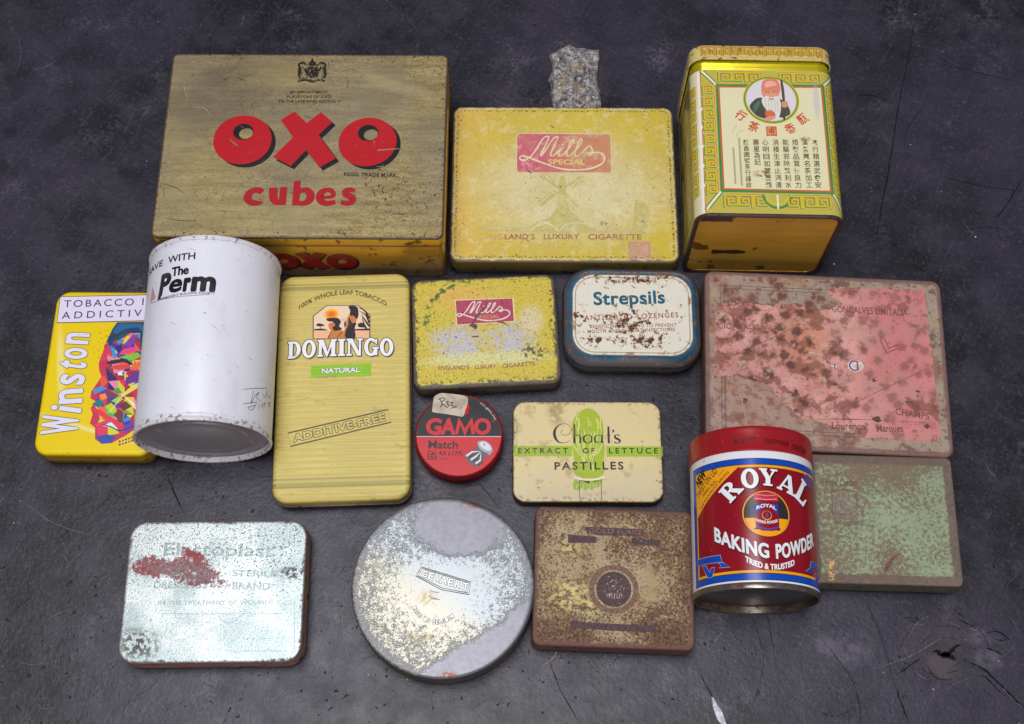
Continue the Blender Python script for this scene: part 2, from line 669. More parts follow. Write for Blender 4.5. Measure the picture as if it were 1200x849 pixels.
            V = V2
        else:
            O, U, W, Nn = (np.array(v, float) for v in s.surf[1:])
            V = [O + v[0] * U + v[1] * W + v[2] * Nn for v in V]
        o = mesh_obj(s.name, V, F, s.mats, M, s.root, smooth=0, normals=nrm)
        if label:
            o['label'] = label
        return o


def top(h): return ('plane', (0, 0, h), (1, 0, 0), (0, 1, 0), (0, 0, 1))


def TP(px, py, z=0.0):
    """point of the bench (or a height above it) seen at a place of the photograph, in mm"""
    d = np.array([(px - 600) / F_PX, -(py - 424.5) / F_PX, -1.0])
    ct, st = math.cos(TILT), math.sin(TILT)
    d = np.array([d[0], ct * d[1] - st * d[2], st * d[1] + ct * d[2]])
    t = (z - CAM[2]) / d[2]
    return (CAM + t * d)


WHITE = (238, 238, 240)
BLACK = (14, 12, 12)

# ================================================================== the bench top
def bench():
    n = N('black_painted_wood')
    big = n.noise(.006, 4, .6, off=1)
    med = n.noise(.035, 5, .65, off=2)
    fine = n.noise(.35, 4, .7, off=3)
    grain = n.noise(.02, 4, .6, st=(.25, 6, 1), off=4)
    c = n.mix(n.ss(med, .36, .68), (22, 20, 26), (51, 47, 57))
    c = n.mix(n.mul(n.ss(big, .42, .66), .6), c, (58, 53, 70))
    c = n.mix(n.mul(n.ss(grain, .5, .75), .35), c, (40, 38, 44))
    c = n.mix(n.mul(n.ss(fine, .52, .74), .5), c, (88, 83, 97))
    ff = n.noise(1.1, 3, .7, off=33)
    c = n.mix(n.mul(n.ss(ff, .55, .72), .45), c, (26, 24, 30))
    c = n.mix(n.mul(n.ss(n.noise(.9, 3, .7, off=37), .60, .74), .5), c, (112, 107, 122))
    # pale dust, dark stains, a wide dark patch at the red can
    dust = n.mul(n.mask(.63, .02, .09, detail=5, rough=.7, off=7), n.mask(.5, .5, .1, off=8))
    c = n.mix(n.mul(dust, .45), c, (108, 103, 114))
    pit = n.mask(.71, .22, .03, detail=3, off=9)
    c = n.mix(n.mul(pit, .85), c, (22, 20, 22))
    sc1 = n.mask(.66, .05, .012, detail=2, st=(12, .35, 1), off=11, rot=.5)
    sc2 = n.mask(.66, .05, .012, detail=2, st=(12, .35, 1), off=13, rot=-.9)
    c = n.mix(n.mul(n.mx(sc1, sc2), .10), c, (104, 100, 110))
    for (px, py, rx, ry) in ((66, 157, 20, 12), (12, 155, 9, 7), (3, 195, 7, 8), (905, 690, 60, 12)):
        p = TP(px, py)
        c = n.mix(n.mul(n.ell(p[0], p[1], rx * .56, ry * .6, .4, .6, .1), .6), c, (27, 26, 33))
    # bare brown wood round the knot
    k = TP(1100, 755)
    wood = n.ell(k[0], k[1], 19, 17, .35, .9, .06)
    c = n.mix(n.mul(wood, .28), c, (84, 72, 72))
    k2 = TP(1108, 783)
    c = n.mix(n.mul(n.ell(k2[0], k2[1], 10, 6.5, .15, .3, .1, rot=-.5), .5), c, (88, 76, 76))
    k3 = TP(1135, 792)
    c = n.mix(n.mul(n.ell(k3[0], k3[1], 11, 7, .4, .6, .1), .6), c, (54, 54, 58))
    for (px, py, s) in ((1158, 772, 9), (1150, 748, 8), (840, 715, 12), (990, 760, 16)):
        q = TP(px, py)
        c = n.mix(n.mul(n.mul(n.ell(q[0], q[1], s, s * .6, .5, .9, .1), n.mask(.5, .16, .14, detail=5, off=15)), .38), c, (120, 114, 126))
    h = n.add(n.add(n.mul(med, 1.0), n.mul(fine, .4)), n.mul(pit, -.9))
    h = n.add(h, n.mul(n.noise(.012, 3, off=21), 2.0))
    r = n.add(n.mul(n.noise(.05, 4, .7, off=17), .34), .22)
    m0 = n.done(c, r, 0, h, .6, .0008, .36)
    d = N('bench_crack')
    m1 = d.done(d.mix(d.mask(.5, .5, .1), (14, 12, 14), (30, 27, 30)), .85, spec=.2)
    s = N('bench_scratch')
    m2 = s.done(s.mix(s.mask(.5, .8, .1), (80, 77, 86), (128, 124, 134)), .6)
    e = N('bench_crack_lip')
    m3 = e.done((104, 99, 108), .45)
    m4 = N('pale_speck').done((214, 208, 198), .5)
    V = [(-2500, -2000, 0), (2500, -2000, 0), (2500, 3000, 0), (-2500, 3000, 0)]
    F, M = [(0, 1, 2, 3)], [0]
    R = random.Random(5)

    def ribbon(pts, w0, mi, z, jit=.5, n=5, px=True, taper=True):
        q = [TP(*p)[:2] if px else np.array(p, float) for p in pts]
        q = cr(q, n)
        L, Rr = [], []
        m_ = len(q)
        for i in range(m_):
            a, b = q[max(i - 1, 0)], q[min(i + 1, m_ - 1)]
            t = b - a
            t = t / (np.linalg.norm(t) or 1)
            nn = np.array([-t[1], t[0]])
            w = w0 * (R.uniform(.5, 1.3)) * (min(1, 4 * (i + .3) / m_, 4 * (m_ - i - .7) / m_) if taper else 1)
            o = R.uniform(-jit, jit)
            L.append(q[i] + nn * (o + w / 2))
            Rr.append(q[i] + nn * (o - w / 2))
        b0 = len(V)
        V.extend([(p[0], p[1], z) for p in Rr] + [(p[0], p[1], z) for p in L])
        for i in range(m_ - 1):
            F.append((b0 + i, b0 + i + 1, b0 + m_ + i + 1, b0 + m_ + i))
            M.append(mi)

    K = lambda pts: [(1050 + x / 5.7, 700 + y / 5.7) for x, y in pts]
    for pts, w in (([(0, 525), (60, 480), (130, 430), (175, 398)], .9), ([(0, 600), (20, 660), (45, 730), (70, 800), (80, 850)], 1.1),
                   ([(50, 140), (110, 140), (185, 160)], .7), ([(420, 150), (480, 180), (525, 195)], .9), ([(210, 460), (235, 510), (280, 545), (330, 555), (390, 545)], .6),
                   ([(245, 372), (270, 362), (300, 385), (330, 390), (370, 360), (395, 330), (440, 320)], 3.4), ([(290, 390), (325, 380), (350, 390), (380, 405), (398, 420)], 3.6),
                   ([(440, 412), (520, 450), (590, 485), (650, 540), (700, 590), (770, 660), (860, 745), (900, 780)], 1.4),
                   ([(560, 520), (610, 545), (660, 600), (730, 665)], 1.0), ([(600, 340), (660, 360), (720, 395)], 1.3), ([(390, 75), (420, 110), (445, 130)], .7),
                   ([(600, 240), (680, 230), (740, 270), (765, 285)], .8), ([(640, 270), (700, 290), (750, 280)], .7), ([(650, 215), (700, 240), (740, 265)], .6)):
        ribbon(K(pts), w * .85, 1, .16, .3)
    for k_, (rx, ry) in enumerate(((20, 15), (26, 21), (33, 27), (42, 34), (54, 43))):
        for a0 in (R.uniform(0, 3), R.uniform(3, 6.2)):
            ribbon([(1108 + rx * math.cos(a0 + q * .28), 768 + ry * math.sin(a0 + q * .28)) for q in range(R.randint(3, 6))], .3, R.choice((1, 1, 2)), .1, .25, 5)
    for pts, w in (([(1076, 0), (1066, 60), (1052, 130), (1043, 190), (1030, 260), (1022, 320)], .5), ([(1180, 5), (1200, 22)], .3), ([(1080, 70), (1140, 84), (1200, 98)], .25),
                   ([(1100, 206), (1150, 218), (1200, 224)], .4), ([(1060, 175), (1064, 150), (1082, 125)], .35), ([(1200, 205), (1180, 240), (1165, 258)], .6),
                   ([(1002, 113), (1020, 112), (1038, 118)], .4), ([(1180, 270), (1155, 266), (1135, 270)], .35), ([(960, 745), (1000, 800), (1010, 849)], .2),
                   ([(895, 700), (908, 770)], .25), ([(1010, 700), (1030, 740), (1062, 850)], .2), ([(870, 695), (895, 770), (880, 830)], .15),
                   ([(560, 565), (590, 600)], .25), ([(195, 555), (205, 580), (215, 600)], .5), ([(640, 760), (655, 805), (680, 849)], .35), ([(820, 790), (838, 823)], .4)):
        ribbon(pts, w * 1.7, 1, .14, .2, 8)
    for pts, w in (([(655, 545), (710, 600), (790, 690), (860, 745)], .8), ([(615, 505), (680, 570), (740, 640), (850, 725)], .5), ([(480, 205), (530, 220), (545, 200)], 1.0)):
        ribbon(K(pts), w * .6, 3, .12, .2)
    for _ in range(330):
        px, py = R.uniform(-20, 1220), R.uniform(-20, 870) if R.random() < .4 else R.uniform(560, 870)
        p = TP(px, py)
        a = R.choice((R.gauss(-.9, .25), R.gauss(.6, .3), R.uniform(0, 3.14)))
        L = R.expovariate(1 / 10) + 2.5
        d_ = np.array([math.cos(a), math.sin(a)]) * L
        nrm = np.array([-d_[1], d_[0]]) * R.uniform(-.15, .15)
        ribbon([p[:2], p[:2] + d_ / 2 + nrm, p[:2] + d_], R.choice((.12, .16, .2, .3)), R.choice((1, 1, 2, 2)), .08, .05, 4, False)
    for _ in range(420):
        p = TP(R.uniform(-20, 1220), R.uniform(-20, 870))
        r = abs(R.gauss(.22, .12)) + .1
        b0 = len(V)
        k = R.randint(4, 7)
        V.extend([(p[0] + r * R.uniform(.6, 1.3) * math.cos(6.283 * i / k), p[1] + r * R.uniform(.6, 1.3) * math.sin(6.283 * i / k), .1) for i in range(k)])
        F.append(tuple(range(b0, b0 + k)))
        M.append(R.choice((4, 2, 2, 2, 1, 1)))
    o = mesh_obj('workbench_top', V, F, [m0, m1, m2, m3, m4], M, None, smooth=0)
    o['kind'] = 'structure'


bench()

# ================================================================== common paint and metal
def metal_side(name, c0, c1, metal=.5, rough=.38, dark=(48, 38, 32), thr=.6, scale=.12):
    n = N(name)
    c = n.mix(n.noise(.05, 4, off=2), c0, c1)
    w = n.mask(thr, scale, .06, detail=5, rough=.7, off=4)
    c = n.mix(w, c, dark)
    return n.done(c, n.mixf(w, rough, .75), n.mixf(w, metal, 0.0), n.noise(.3, 3), .15, .0003)


# ================================================================== brass box with the big red letters
def stock_cube_tin():
    w, d, h, r = 183.8, 137.7, 56, 4.5
    t = thing('stock_cube_tin', 'large brass coloured box tin with three big red letters on its lid', 'tin', (-134.4, 130.0), -.3)

    def wear(name, base):
        n = N(name)
        isb = base == (166, 146, 92)
        st = n.noise(.028, 5, .7, st=(1, 6, 1), off=1)
        if isb:
            st2 = n.noise(.10, 4, .7, st=(1, 4, 1), off=21)
            c = n.mix(n.ss(st, .3, .7), (150, 130, 86), (186, 166, 114))
            c = n.mix(n.mul(n.ss(st2, .48, .66), .35), c, (104, 88, 60))
            c = n.mix(n.mul(n.ss(n.noise(.9, 4, .75, off=27), .50, .62), .55), c, (100, 82, 56))
            c = n.mix(n.mul(n.ss(n.noise(.7, 4, .8, off=39), .58, .68), .6), c, (206, 190, 146))
            c = n.mix(n.mul(n.mask(.52, .011, .14, detail=5, off=2), .6), c, (138, 128, 110))
            c = n.mix(n.mul(n.ell(-58, 35, 48, 22, .6, 1.2, .03, rot=.35), .55), c, (106, 96, 86))
            c = n.mix(n.mul(n.ell(55, 45, 26, 4, .8, .6, .05, rot=-.35), .3), c, (206, 188, 136))  # mild diagonal glare painted into the lid colour
            c = n.mix(n.mul(n.mask(.58, .016, .1, detail=4, off=5), .22), c, (190, 172, 104))
        else:
            c = n.mix(n.mul(st, .25), base, tuple(int(v * .72) for v in base))
            c = n.mix(n.mul(n.mask(.655, .3, .015, detail=6, rough=.8, off=29), .8), c, (150, 132, 92))
        e = n.edge(w, d, r)
        # crazing and specks, denser at the rim and in the right lower corner
        rim = n.ss(n.wob(e, 22, .05), 14, 0)
        cor = n.ell(62, -38, 30, 24, .7, .9, .06)
        sp = n.noise(.42, 4, .75, off=6)
        thr = n.sub(.70, n.mul(n.mx(rim, cor), .12))
        spk = n.ss(n.sub(sp, thr), 0, .03)
        c = n.mix(n.mul(spk, .85 if isb else .55), c, (56, 44, 36))
        net = n.ss(n.vor(.16, 3, 'DISTANCE_TO_EDGE'), .05, .0)
        net = n.mul(net, n.mul(n.mask(.54, .02, .08, detail=4, off=23), n.mask(.45, .3, .1, off=24)))
        c = n.mix(n.mul(net, .5 if isb else .2), c, (70, 54, 44))
        b = n.ss(n.wob(e, 1.6, .5), 1.9, 1.0)
        c = n.mix(n.mul(b, .8), c, (86, 68, 58))
        hgt = n.add(n.mul(n.noise(.012, 2, off=3), 6), n.sub(n.mul(st, .5), n.mul(spk, .8)))
        return n.done(c, n.add(n.mul(st, .2), .36), .45 if isb else .0, hgt, .35, .0006)

    body = N('gold_lacquer')
    c = body.mix(body.noise(.02, 4, .6, st=(1, 3, 3)), (186, 132, 28), (232, 184, 66))
    c = body.mix(body.mul(body.mask(.62, .09, .03, detail=4, off=3), .8), c, (70, 46, 22))
    gold = body.done(c, .3, .55, body.noise(.03, 2), .2, .001)
    lid_m = wear('brass_lid', (166, 146, 92))
    loft('body', w - 1.2, d - 1.2, r, [(0, 44.5), (0, 1.2), (.6, .3), (1.2, 0)], gold, t, 6)
    loft('lid', w, d, r, [(1.2, h - .15)] + bevel_top(h, 1.1) + [(0, 46), (.1, 44.2), (.9, 44.0)], lid_m, t, 6, cap1=True)
    side = loft('lid_skirt', w + .3, d + .3, r, [(.12, 54.2), (0, 54.0), (0, 46.2), (.2, 45.6), (.5, 45.4)], gold, t, 6, False, False)

    a = Art('lettering', t, wear, top(h), (240, 60, 4.467))
    red, blk = (190, 6, 26), (16, 14, 18)

    def tilted(cx, cy, rx, ry, ang, n=44):
        o = []
        for i in range(n):
            th = 2 * math.pi * i / n
            x, y = rx * math.cos(th), ry * math.sin(th)
            o.append((cx + x * math.cos(ang) - y * math.sin(ang), cy + x * math.sin(ang) + y * math.cos(ang)))
        return o
    for cx, cy, rx, ry, hx, hy in ((197, 466, 154, 127, 203, 424), (852, 477, 153, 126, 856, 430)):
        O = tilted(cx, cy, rx, ry, -.18)
        Hh = tilted(hx, hy, 53, 40, -.12)
        a.poly(blk, [(x + 21, y + 16) for x, y in O], 1, [[(x + 14, y + 9) for x, y in tilted(hx, hy, 38, 28, -.2)]], tr=True)
        a.poly(red, O, 2, [Hh], tr=True)
        # the dark inner rim of the counter
        a.poly(blk, tilted(hx - 1, hy, 54, 42, -.12), 3, [tilted(hx + 6, hy + 7, 43, 37, -.2)], tr=True)
    X = [(398, 362), (470, 317), (535, 378), (608, 320), (668, 372), (596, 440), (686, 562), (600, 610), (530, 520), (450, 602), (357, 556), (462, 452)]
    a.poly(blk, [(x + 17, y + 17) for x, y in X], 1, tr=True)
    a.poly(red, X, 2, tr=True)
    # lower word
    rr_ = (176, 10, 28)
    P = lambda *p: a.TT(p)

    def W_(pts, ws, sm=5):
        a.line(rr_, pts, [q / a.sc * .56 for q in ws], 1, tr=True, smooth=sm)
    W_([(300, 740), (285, 730), (262, 729), (234, 744), (224, 768), (236, 788), (264, 796), (300, 786)], [34, 34, 30, 36, 40, 36, 30, 26])
    W_([(360, 716), (358, 745), (360, 772), (372, 790), (396, 792), (412, 778)], [44, 44, 42, 36, 26, 22])
    a.poly(rr_, [(395, 714), (432, 712), (424, 806), (384, 806)], 2, tr=True)
    a.poly(rr_, [(466, 682), (502, 678), (494, 808), (456, 808)], 2, tr=True)
    W_([(486, 745), (508, 730), (536, 730), (553, 752), (548, 778), (524, 796), (485, 797)], [22, 26, 34, 42, 40, 30, 24])
    W_([(600, 768), (660, 764), (674, 752), (662, 732), (636, 728), (610, 742), (602, 768), (612, 788), (640, 798), (684, 790)], [16, 18, 24, 28, 26, 36, 40, 36, 30, 24])
    W_([(786, 732), (762, 726), (738, 732), (736, 748), (758, 760), (774, 774), (766, 792), (742, 797), (712, 792)], [22, 26, 30, 34, 36, 36, 30, 28, 24])
    dk = (34, 28, 22)
    a.text(dk, 'REGD. TRADE MARK', (728, 654), (1004, 660), 18, 1, .015, tr=True)
    a.text(dk, 'BY APPOINTMENT', (448, 222), (642, 222), 13, 1, .01, tr=True)
    a.text(dk, 'PURVEYORS OF OXO', (430, 246), (662, 246), 13, 1, .01, tr=True)
    a.text(dk, 'TO THE LATE KING GEORGE VI', (384, 270), (710, 270), 13, 1, .01, tr=True)
    a.scratches(46, w, d, [(196, 176, 124), (206, 190, 140), (92, 74, 54), (74, 58, 46)], 3, 26, .3, 4)
    a.line((150, 136, 104), [(905, 520), (1020, 512)], [1.0, .5], 4, tr=True)
    a.line((130, 116, 90), [(130, 462), (160, 490), (178, 500)], [.5, 1.2, .3], 4, tr=True)
    a.build()

    # coat of arms: shield, two supporters, crown, scroll, all in broken dark lines
    k = a.sub('crest')
    R = random.Random(3)
    k.shape(dk, [(535, 88), (562, 82), (590, 88), (592, 120), (562, 142), (534, 120)], 1)
    for sx in (-1, 1):
        cx = 562 + sx * 48
        k.line(dk, [(cx - sx * 26, 80), (cx, 62), (cx + sx * 22, 72), (cx + sx * 14, 96), (cx + sx * 22, 130), (cx - sx * 4, 152)], [.7, 1.6, 1.2, 1.9, 1.3, .6], 1, tr=True, smooth=4)
        k.line(dk, [(cx + sx * 4, 84), (cx - sx * 18, 110), (cx - sx * 22, 140)], [1.0, 1.3, .7], 1, tr=True, smooth=4)
        k.line(dk, [(cx + sx * 20, 84), (cx + sx * 24, 110), (cx + sx * 6, 126)], .6, 1, tr=True, smooth=4)
    k.shape(dk, [(546, 76), (544, 60), (554, 56), (560, 40), (566, 40), (572, 56), (582, 60), (578, 76)], 1)
    k.line(dk, [(486, 160), (530, 152), (562, 160), (596, 152), (628, 158)], [1.4, 1.2, 1.6, 1.2, 1.4], 1, tr=True, smooth=4)
    for _ in range(60):
        x, y = R.uniform(492, 626), R.uniform(66, 158)
        k.line((170, 150, 96), [(x, y), (x + R.uniform(-8, 8), y + R.uniform(-8, 8))], .35, 3, tr=True)
        x, y = R.uniform(492, 626), R.uniform(66, 158)
        k.line(dk, [(x, y), (x + R.uniform(-9, 9), y + R.uniform(-7, 7))], .4, 2, tr=True)
    k.build()

    # lettering on the front side
    def fw(name, base):
        n = N(name)
        return n.done(n.mix(n.mask(.5, .1, .2), base, tuple(int(v * .7) for v in base)), .35, .1)
    f = Art('front_lettering', t, fw, ('plane', (0, -d / 2 + .6, 22), (1, 0, 0), (0, 0, 1), (0, -1, 0)), z0=.12)
    for cx in (-14, 24):
        f.ring((40, 18, 18), cx + 1, -1, 10.5, 3.6, 1, k=1.1)
        f.ring((138, 26, 30), cx, 0, 10, 3.2, 2, k=1.1)
    for s_ in (-1, 1):
        f.poly((40, 18, 18), [(6 - 10 * s_, 10), (6 - 3 * s_, 12), (6 + 10 * s_, -9), (6 + 3 * s_, -13)], 1)
        f.poly((138, 26, 30), [(5 - 10 * s_, 11), (5 - 3 * s_, 13), (5 + 10 * s_, -8), (5 + 3 * s_, -12)], 2)
    f.build()


stock_cube_tin()

# ================================================================== the two yellow tins with a name panel and windmill
SCRIPT = {  # pen strokes of the handwritten name, in the drawing of the large tin
    'big': [([(150, 215), (120, 232), (90, 226), (88, 206), (115, 200), (150, 212), (180, 185), (205, 150), (235, 100), (262, 68), (284, 62), (292, 72), (270, 120), (240, 180), (232, 198), (243, 194), (275, 150), (310, 95), (335, 70), (356, 66), (352, 84), (325, 140), (305, 190), (316, 202), (340, 186), (362, 160)], 11),
            ([(378, 145), (362, 178), (362, 198), (376, 202), (400, 186), (440, 140), (468, 100), (466, 86), (448, 100), (428, 150), (418, 188), (428, 204), (455, 186), (500, 140), (528, 98), (524, 84), (506, 100), (486, 150), (478, 188), (488, 204), (512, 192), (540, 166), (566, 140), (582, 126), (592, 140), (604, 168), (600, 188), (578, 196)], 10),
            ([(586, 196), (566, 184), (600, 178), (640, 176), (672, 188), (688, 212), (680, 244), (640, 272), (580, 292), (500, 300), (420, 298), (340, 282), (260, 254), (200, 232), (150, 212)], 12),
            ([(388, 116), (394, 124)], 14)],
}


def yellow_wear(w, d, r, key):
    def f(name, base):
        n = N(name)
        isb = base == (208, 184, 60)
        c = base
        e = n.edge(w, d, r)
        if key == 'big':
            if isb:
                c = n.mix(n.ss(n.add(n.x, n.mul(n.noise(.02, off=1), 60)), 10, -62), base, (220, 182, 84))
                c = n.mix(n.mul(n.ell(6, -6, 58, 34, .5, .5, .03), .9), c, (222, 212, 174))
                c = n.mix(n.mul(n.ell(0, 2, 74, 50, .4, .5, .03), .25), c, (222, 204, 120))
            else:
                c = n.mix(n.mul(n.noise(.05, 4), .25), base, (200, 180, 130))
                if base in ((196, 184, 100), (198, 186, 120), (232, 222, 176)):
                    c = n.mix(n.mul(n.mask(.50, .22, .06, detail=6, rough=.75, off=17), .4), c, (218, 206, 160))
                if base == (206, 52, 118):
                    c = n.mix(n.ss(n.add(n.x, n.mul(n.noise(.1, off=3), 14)), -8, 20), c, (204, 128, 104))
            c = n.mix(n.mul(n.mask(.52, .05, .12, detail=6, rough=.7, off=12), .3), c, (196, 170, 96))
            c = n.mix(n.mul(n.mask(.56, .5, .05, detail=5, rough=.8, off=19), .28), c, (168, 140, 74))
            c = n.mix(n.mul(n.mask(.57, .12, .05, detail=6, rough=.8, off=20), .35), c, (232, 222, 176))
            spk = n.mx(n.mask(.68, .5, .02, detail=4, rough=.7, off=4), n.mask(.70, .16, .015, detail=5, rough=.75, off=14))
            scr = n.mask(.72, .10, .012, detail=3, st=(1, 4, 1), off=6, rot=.7)
            c = n.mix(n.mul(n.mx(spk, scr), .85), c, (74, 54, 42))
            # punched row of rust dots just inside the rim
            row = n.ss(n.m('ABSOLUTE', n.sub(e, 3.4)), 1.0, .5)
            dots = n.mul(row, n.mask(.55, .75, .03, detail=2, off=7))
            c = n.mix(n.mul(dots, .85), c, (92, 62, 44))
            cream = n.ss(n.wob(e, 5, .06, off=9), 2.8, 1.6)
            c = n.mix(n.mul(cream, .55), c, (216, 202, 150))
            ed = n.ss(n.wob(e, 3.2, .2, off=3), 1.8, .9)
            c = n.mix(n.mul(ed, .85), c, (92, 76, 64))
            hgt = n.sub(n.noise(.02, 2), n.mul(n.mx(spk, dots), .6))
        else:
            if isb:
                c = n.mix(n.mul(n.noise(.06, 5, .7), .6), base, (220, 204, 84))
                c = n.mix(n.mul(n.ell(-16, 24, 18, 8, .5, .6), .7), c, (228, 178, 92))
                c = n.mix(n.mul(n.ell(-18, -8, 15, 11, .55, .9, .12), n.mask(.42, .3, .12, detail=5, off=31)), c, (196, 192, 198))
                c = n.mix(n.mul(n.ell(16, -7, 14, 11, .55, .9, .12), n.mask(.42, .3, .12, detail=5, off=33)), c, (196, 192, 198))
                c = n.mix(n.mul(n.ell(0, -20, 36, 5, .4, .8, .1), .7), c, (222, 222, 160))
                c = n.mix(n.mul(n.ell(30, 6, 7, 9, .5, .7, .1), .8), c, (224, 206, 170))
            elif sum(base) < 400:
                c = n.mix(n.mul(n.noise(.1, 4), .4), base, (190, 120, 120))
            chip = n.mask(.575, 1.1, .03, detail=4, rough=.75, off=2)
            chip2 = n.mx(n.mask(.66, .30, .02, detail=5, rough=.7, off=4), n.mask(.66, .7, .02, detail=3, off=44))
            gl = n.mx(n.ss(n.wob(e, 12, .08, off=8), 5.5, 2), n.ell(30, -17, 9, 6, .5, .8, .1))
            arc = n.mul(n.ss(n.m('ABSOLUTE', n.wob(n.sub(n.rad(), 39), 7, .09)), 3.0, 1.2), n.mul(n.ss(n.x, 12, -6), n.ss(n.y, 0, 8)))
            c = n.mix(n.mul(chip, .6 if isb else .22), c, (140, 128, 84))
            c = n.mix(n.mx(n.mul(n.mul(gl, n.mask(.54, .5, .03, detail=4, off=5)), .9), n.mul(chip2, .9)), c, (66, 62, 44))
            if isb:
                c = n.mix(n.mul(arc, n.mask(.5, .3, .06, off=6)), c, (74, 112, 52))
            ed = n.ss(n.wob(e, 4.5, .12, off=3), 2.6, 1.5)
            c = n.mix(n.mul(ed, .92), c, (98, 88, 84))
            hgt = n.sub(n.mul(n.noise(.03, 2), 1.5), n.mul(n.mx(chip, chip2), .7))
        return n.done(c, .42, .0, hgt, .35, .0004)
    return f


def flat_tin(t, w, d, h, r, lid_mat, side, lip, shoulder=1.6, skirt_mat=None, inset=.9):
    """hinged flat tin: lower body with a rolled bead, lid with rounded shoulders"""
    loft('body', w - 2 * inset, d - 2 * inset, r - inset, [(0, lip + 1), (0, lip - .3), (-.35, lip - .6), (-.35, lip - 1.1), (0, lip - 1.4), (0, 1.0), (.5, .25), (1.2, 0)], side, t)
    o = loft('lid', w, d, r, [(shoulder + .6, h - .02)] + bevel_top(h - .02, shoulder) + [(0, lip + .8), (-.25, lip + .5), (-.25, lip), (.2, lip - .3), (.9, lip - .3)], lid_mat, t)
    if skirt_mat:
        loft('lid_skirt', w + .24, d + .24, r + .1, [(.1, h - shoulder - .3), (0, h - shoulder - .5), (0, lip + 1.0), (-.25, lip + .5), (-.25, lip), (.2, lip - .3)], skirt_mat, t, cap0=False, cap1=False)
    return o


def big_yellow():
    w, d, h, r = 150.4, 118.6, 20, 6.5
    t = thing('cigarette_tin', 'large flat yellow tin with pink name panel above a pale windmill', 'tin', (34.7, 121.8), -.3)
    wear = yellow_wear(w, d, r, 'big')
    side = metal_side('tarnished_yellow_side', (132, 112, 58), (96, 80, 44), .4)
    flat_tin(t, w, d, h, r, wear('yellow_lid', (208, 184, 60)), side, 8, 1.4, side)
    a = Art('name_panel', t, wear, top(h), (595, 150, 6.064))
    q0, q1 = a.T((66, 316)), a.T((728, 46))
    cream = (238, 222, 182)
    a.rect(cream, q0[0] - .5, q0[1] - .5, q1[0] + .5, q1[1] + .5, 0, 2.2)
    a.rect((206, 52, 118), *q0, *q1, 1, 2)
    for pts, ww in SCRIPT['big']:
        ks = [ww * (.55 + .5 * abs(math.sin(i * 1.1))) * .112 for i in range(len(pts))]
        a.line(cream, pts, ks, 2, tr=True, smooth=5)
    a.text((240, 214, 120), 'SPECIAL', (288, 260), (550, 262), 34, 2, .02, tr=True)
    a.scratches(30, w, d, [(120, 96, 60), (150, 128, 84), (96, 72, 58)], 2, 16, .2, 8)
    a.build()
    p = a.sub('windmill_picture')
    g, lt = (196, 184, 100), (232, 222, 176)
    p.shape(g, [(345, 600), (352, 540), (360, 470), (378, 440), (405, 440), (420, 480), (432, 540), (440, 600)], 1)
    p.shape(g, [(366, 440), (370, 372), (390, 340), (410, 372), (412, 440)], 1)
    p.shape(g, [(150, 735), (180, 690), (290, 640), (340, 590), (420, 600), (470, 610), (520, 660), (560, 700), (600, 735)], 1)
    for (x0, y0), (x1, y1) in (((385, 440), (228, 345)), ((388, 435), (520, 345)), ((385, 435), (236, 556)), ((390, 440), (500, 560))):
        dx, dy = x1 - x0, y1 - y0
        L = math.hypot(dx, dy)
        nx, ny = -dy / L, dx / L
        p.line(g, [(x0, y0), (x1, y1)], 1.0, 2, tr=True)
        b = lambda f_, k_: (x0 + dx * f_ + nx * k_, y0 + dy * f_ + ny * k_)
        p.poly(g, [b(.35, 4), b(1, 4), b(1, 40), b(.42, 34)], 2, tr=True)
        for f_ in (.5, .62, .74, .86, .97):
            p.line(lt, [b(f_, 6), b(f_, 38)], .5, 3, tr=True)
        p.line(lt, [b(.4, 20), b(1, 24)], .45, 4, tr=True)
    for pts in ([(370, 735), (410, 690), (490, 676), (580, 690), (650, 730)], [(160, 735), (250, 670), (320, 700), (360, 732)], [(190, 668), (270, 640)], [(210, 700), (300, 668)]):
        p.line(lt, pts, .9, 3, tr=True, smooth=4)
    p.view(515, 30, 2.83)
    p.poly(g, [(640, 685), (648, 580), (660, 578), (662, 670), (690, 676), (690, 690)], 1, tr=True)
    p.shape(g, [(664, 582), (690, 600), (696, 640), (684, 668), (664, 668)], 1)
    p.line((198, 186, 120), [(130, 672), (250, 676), (400, 684), (560, 680), (700, 686)], [1.5, 3.2, 2.0, 3.0, 2.0], 0, tr=True, smooth=3)
    R = random.Random(8)
    for _ in range(9):
        x, y = R.gauss(555, 14), R.gauss(655, 5)
        p.line((40, 36, 44), [(x, y), (x + R.uniform(-5, 7), y + R.uniform(2, 8))], R.uniform(.3, .9), 4, tr=True)
    p.build()
    l = a.sub('lettering').view(515, 30, 2.83)
    m_ = (150, 58, 62)
    l.text((206, 160, 100), 'ENG', (152, 710), (211, 710), 17, 1, .01, tr=True)
    l.text(m_, 'LAND\u2019S', (216, 710), (316, 709), 17, 1, .014, tr=True)
    l.text(m_, 'LUXURY', (346, 709), (464, 709), 17, 1, .014, tr=True)
    l.text(m_, 'CIGARETTE', (493, 710), (670, 710), 17, 1, .014, tr=True)
    l.build()
    s_ = a.sub('tax_stamp').view(515, 30, 2.83)
    q0, q1 = s_.T((627, 781)), s_.T((700, 717))
    s_.rect((204, 150, 128), *q0, *q1, 1, 1.5)
    s_.frame((184, 128, 112), q0[0] + 1, q0[1] + 1, q1[0] - 1, q1[1] - 1, .5, 2, 1)
    s_.build()


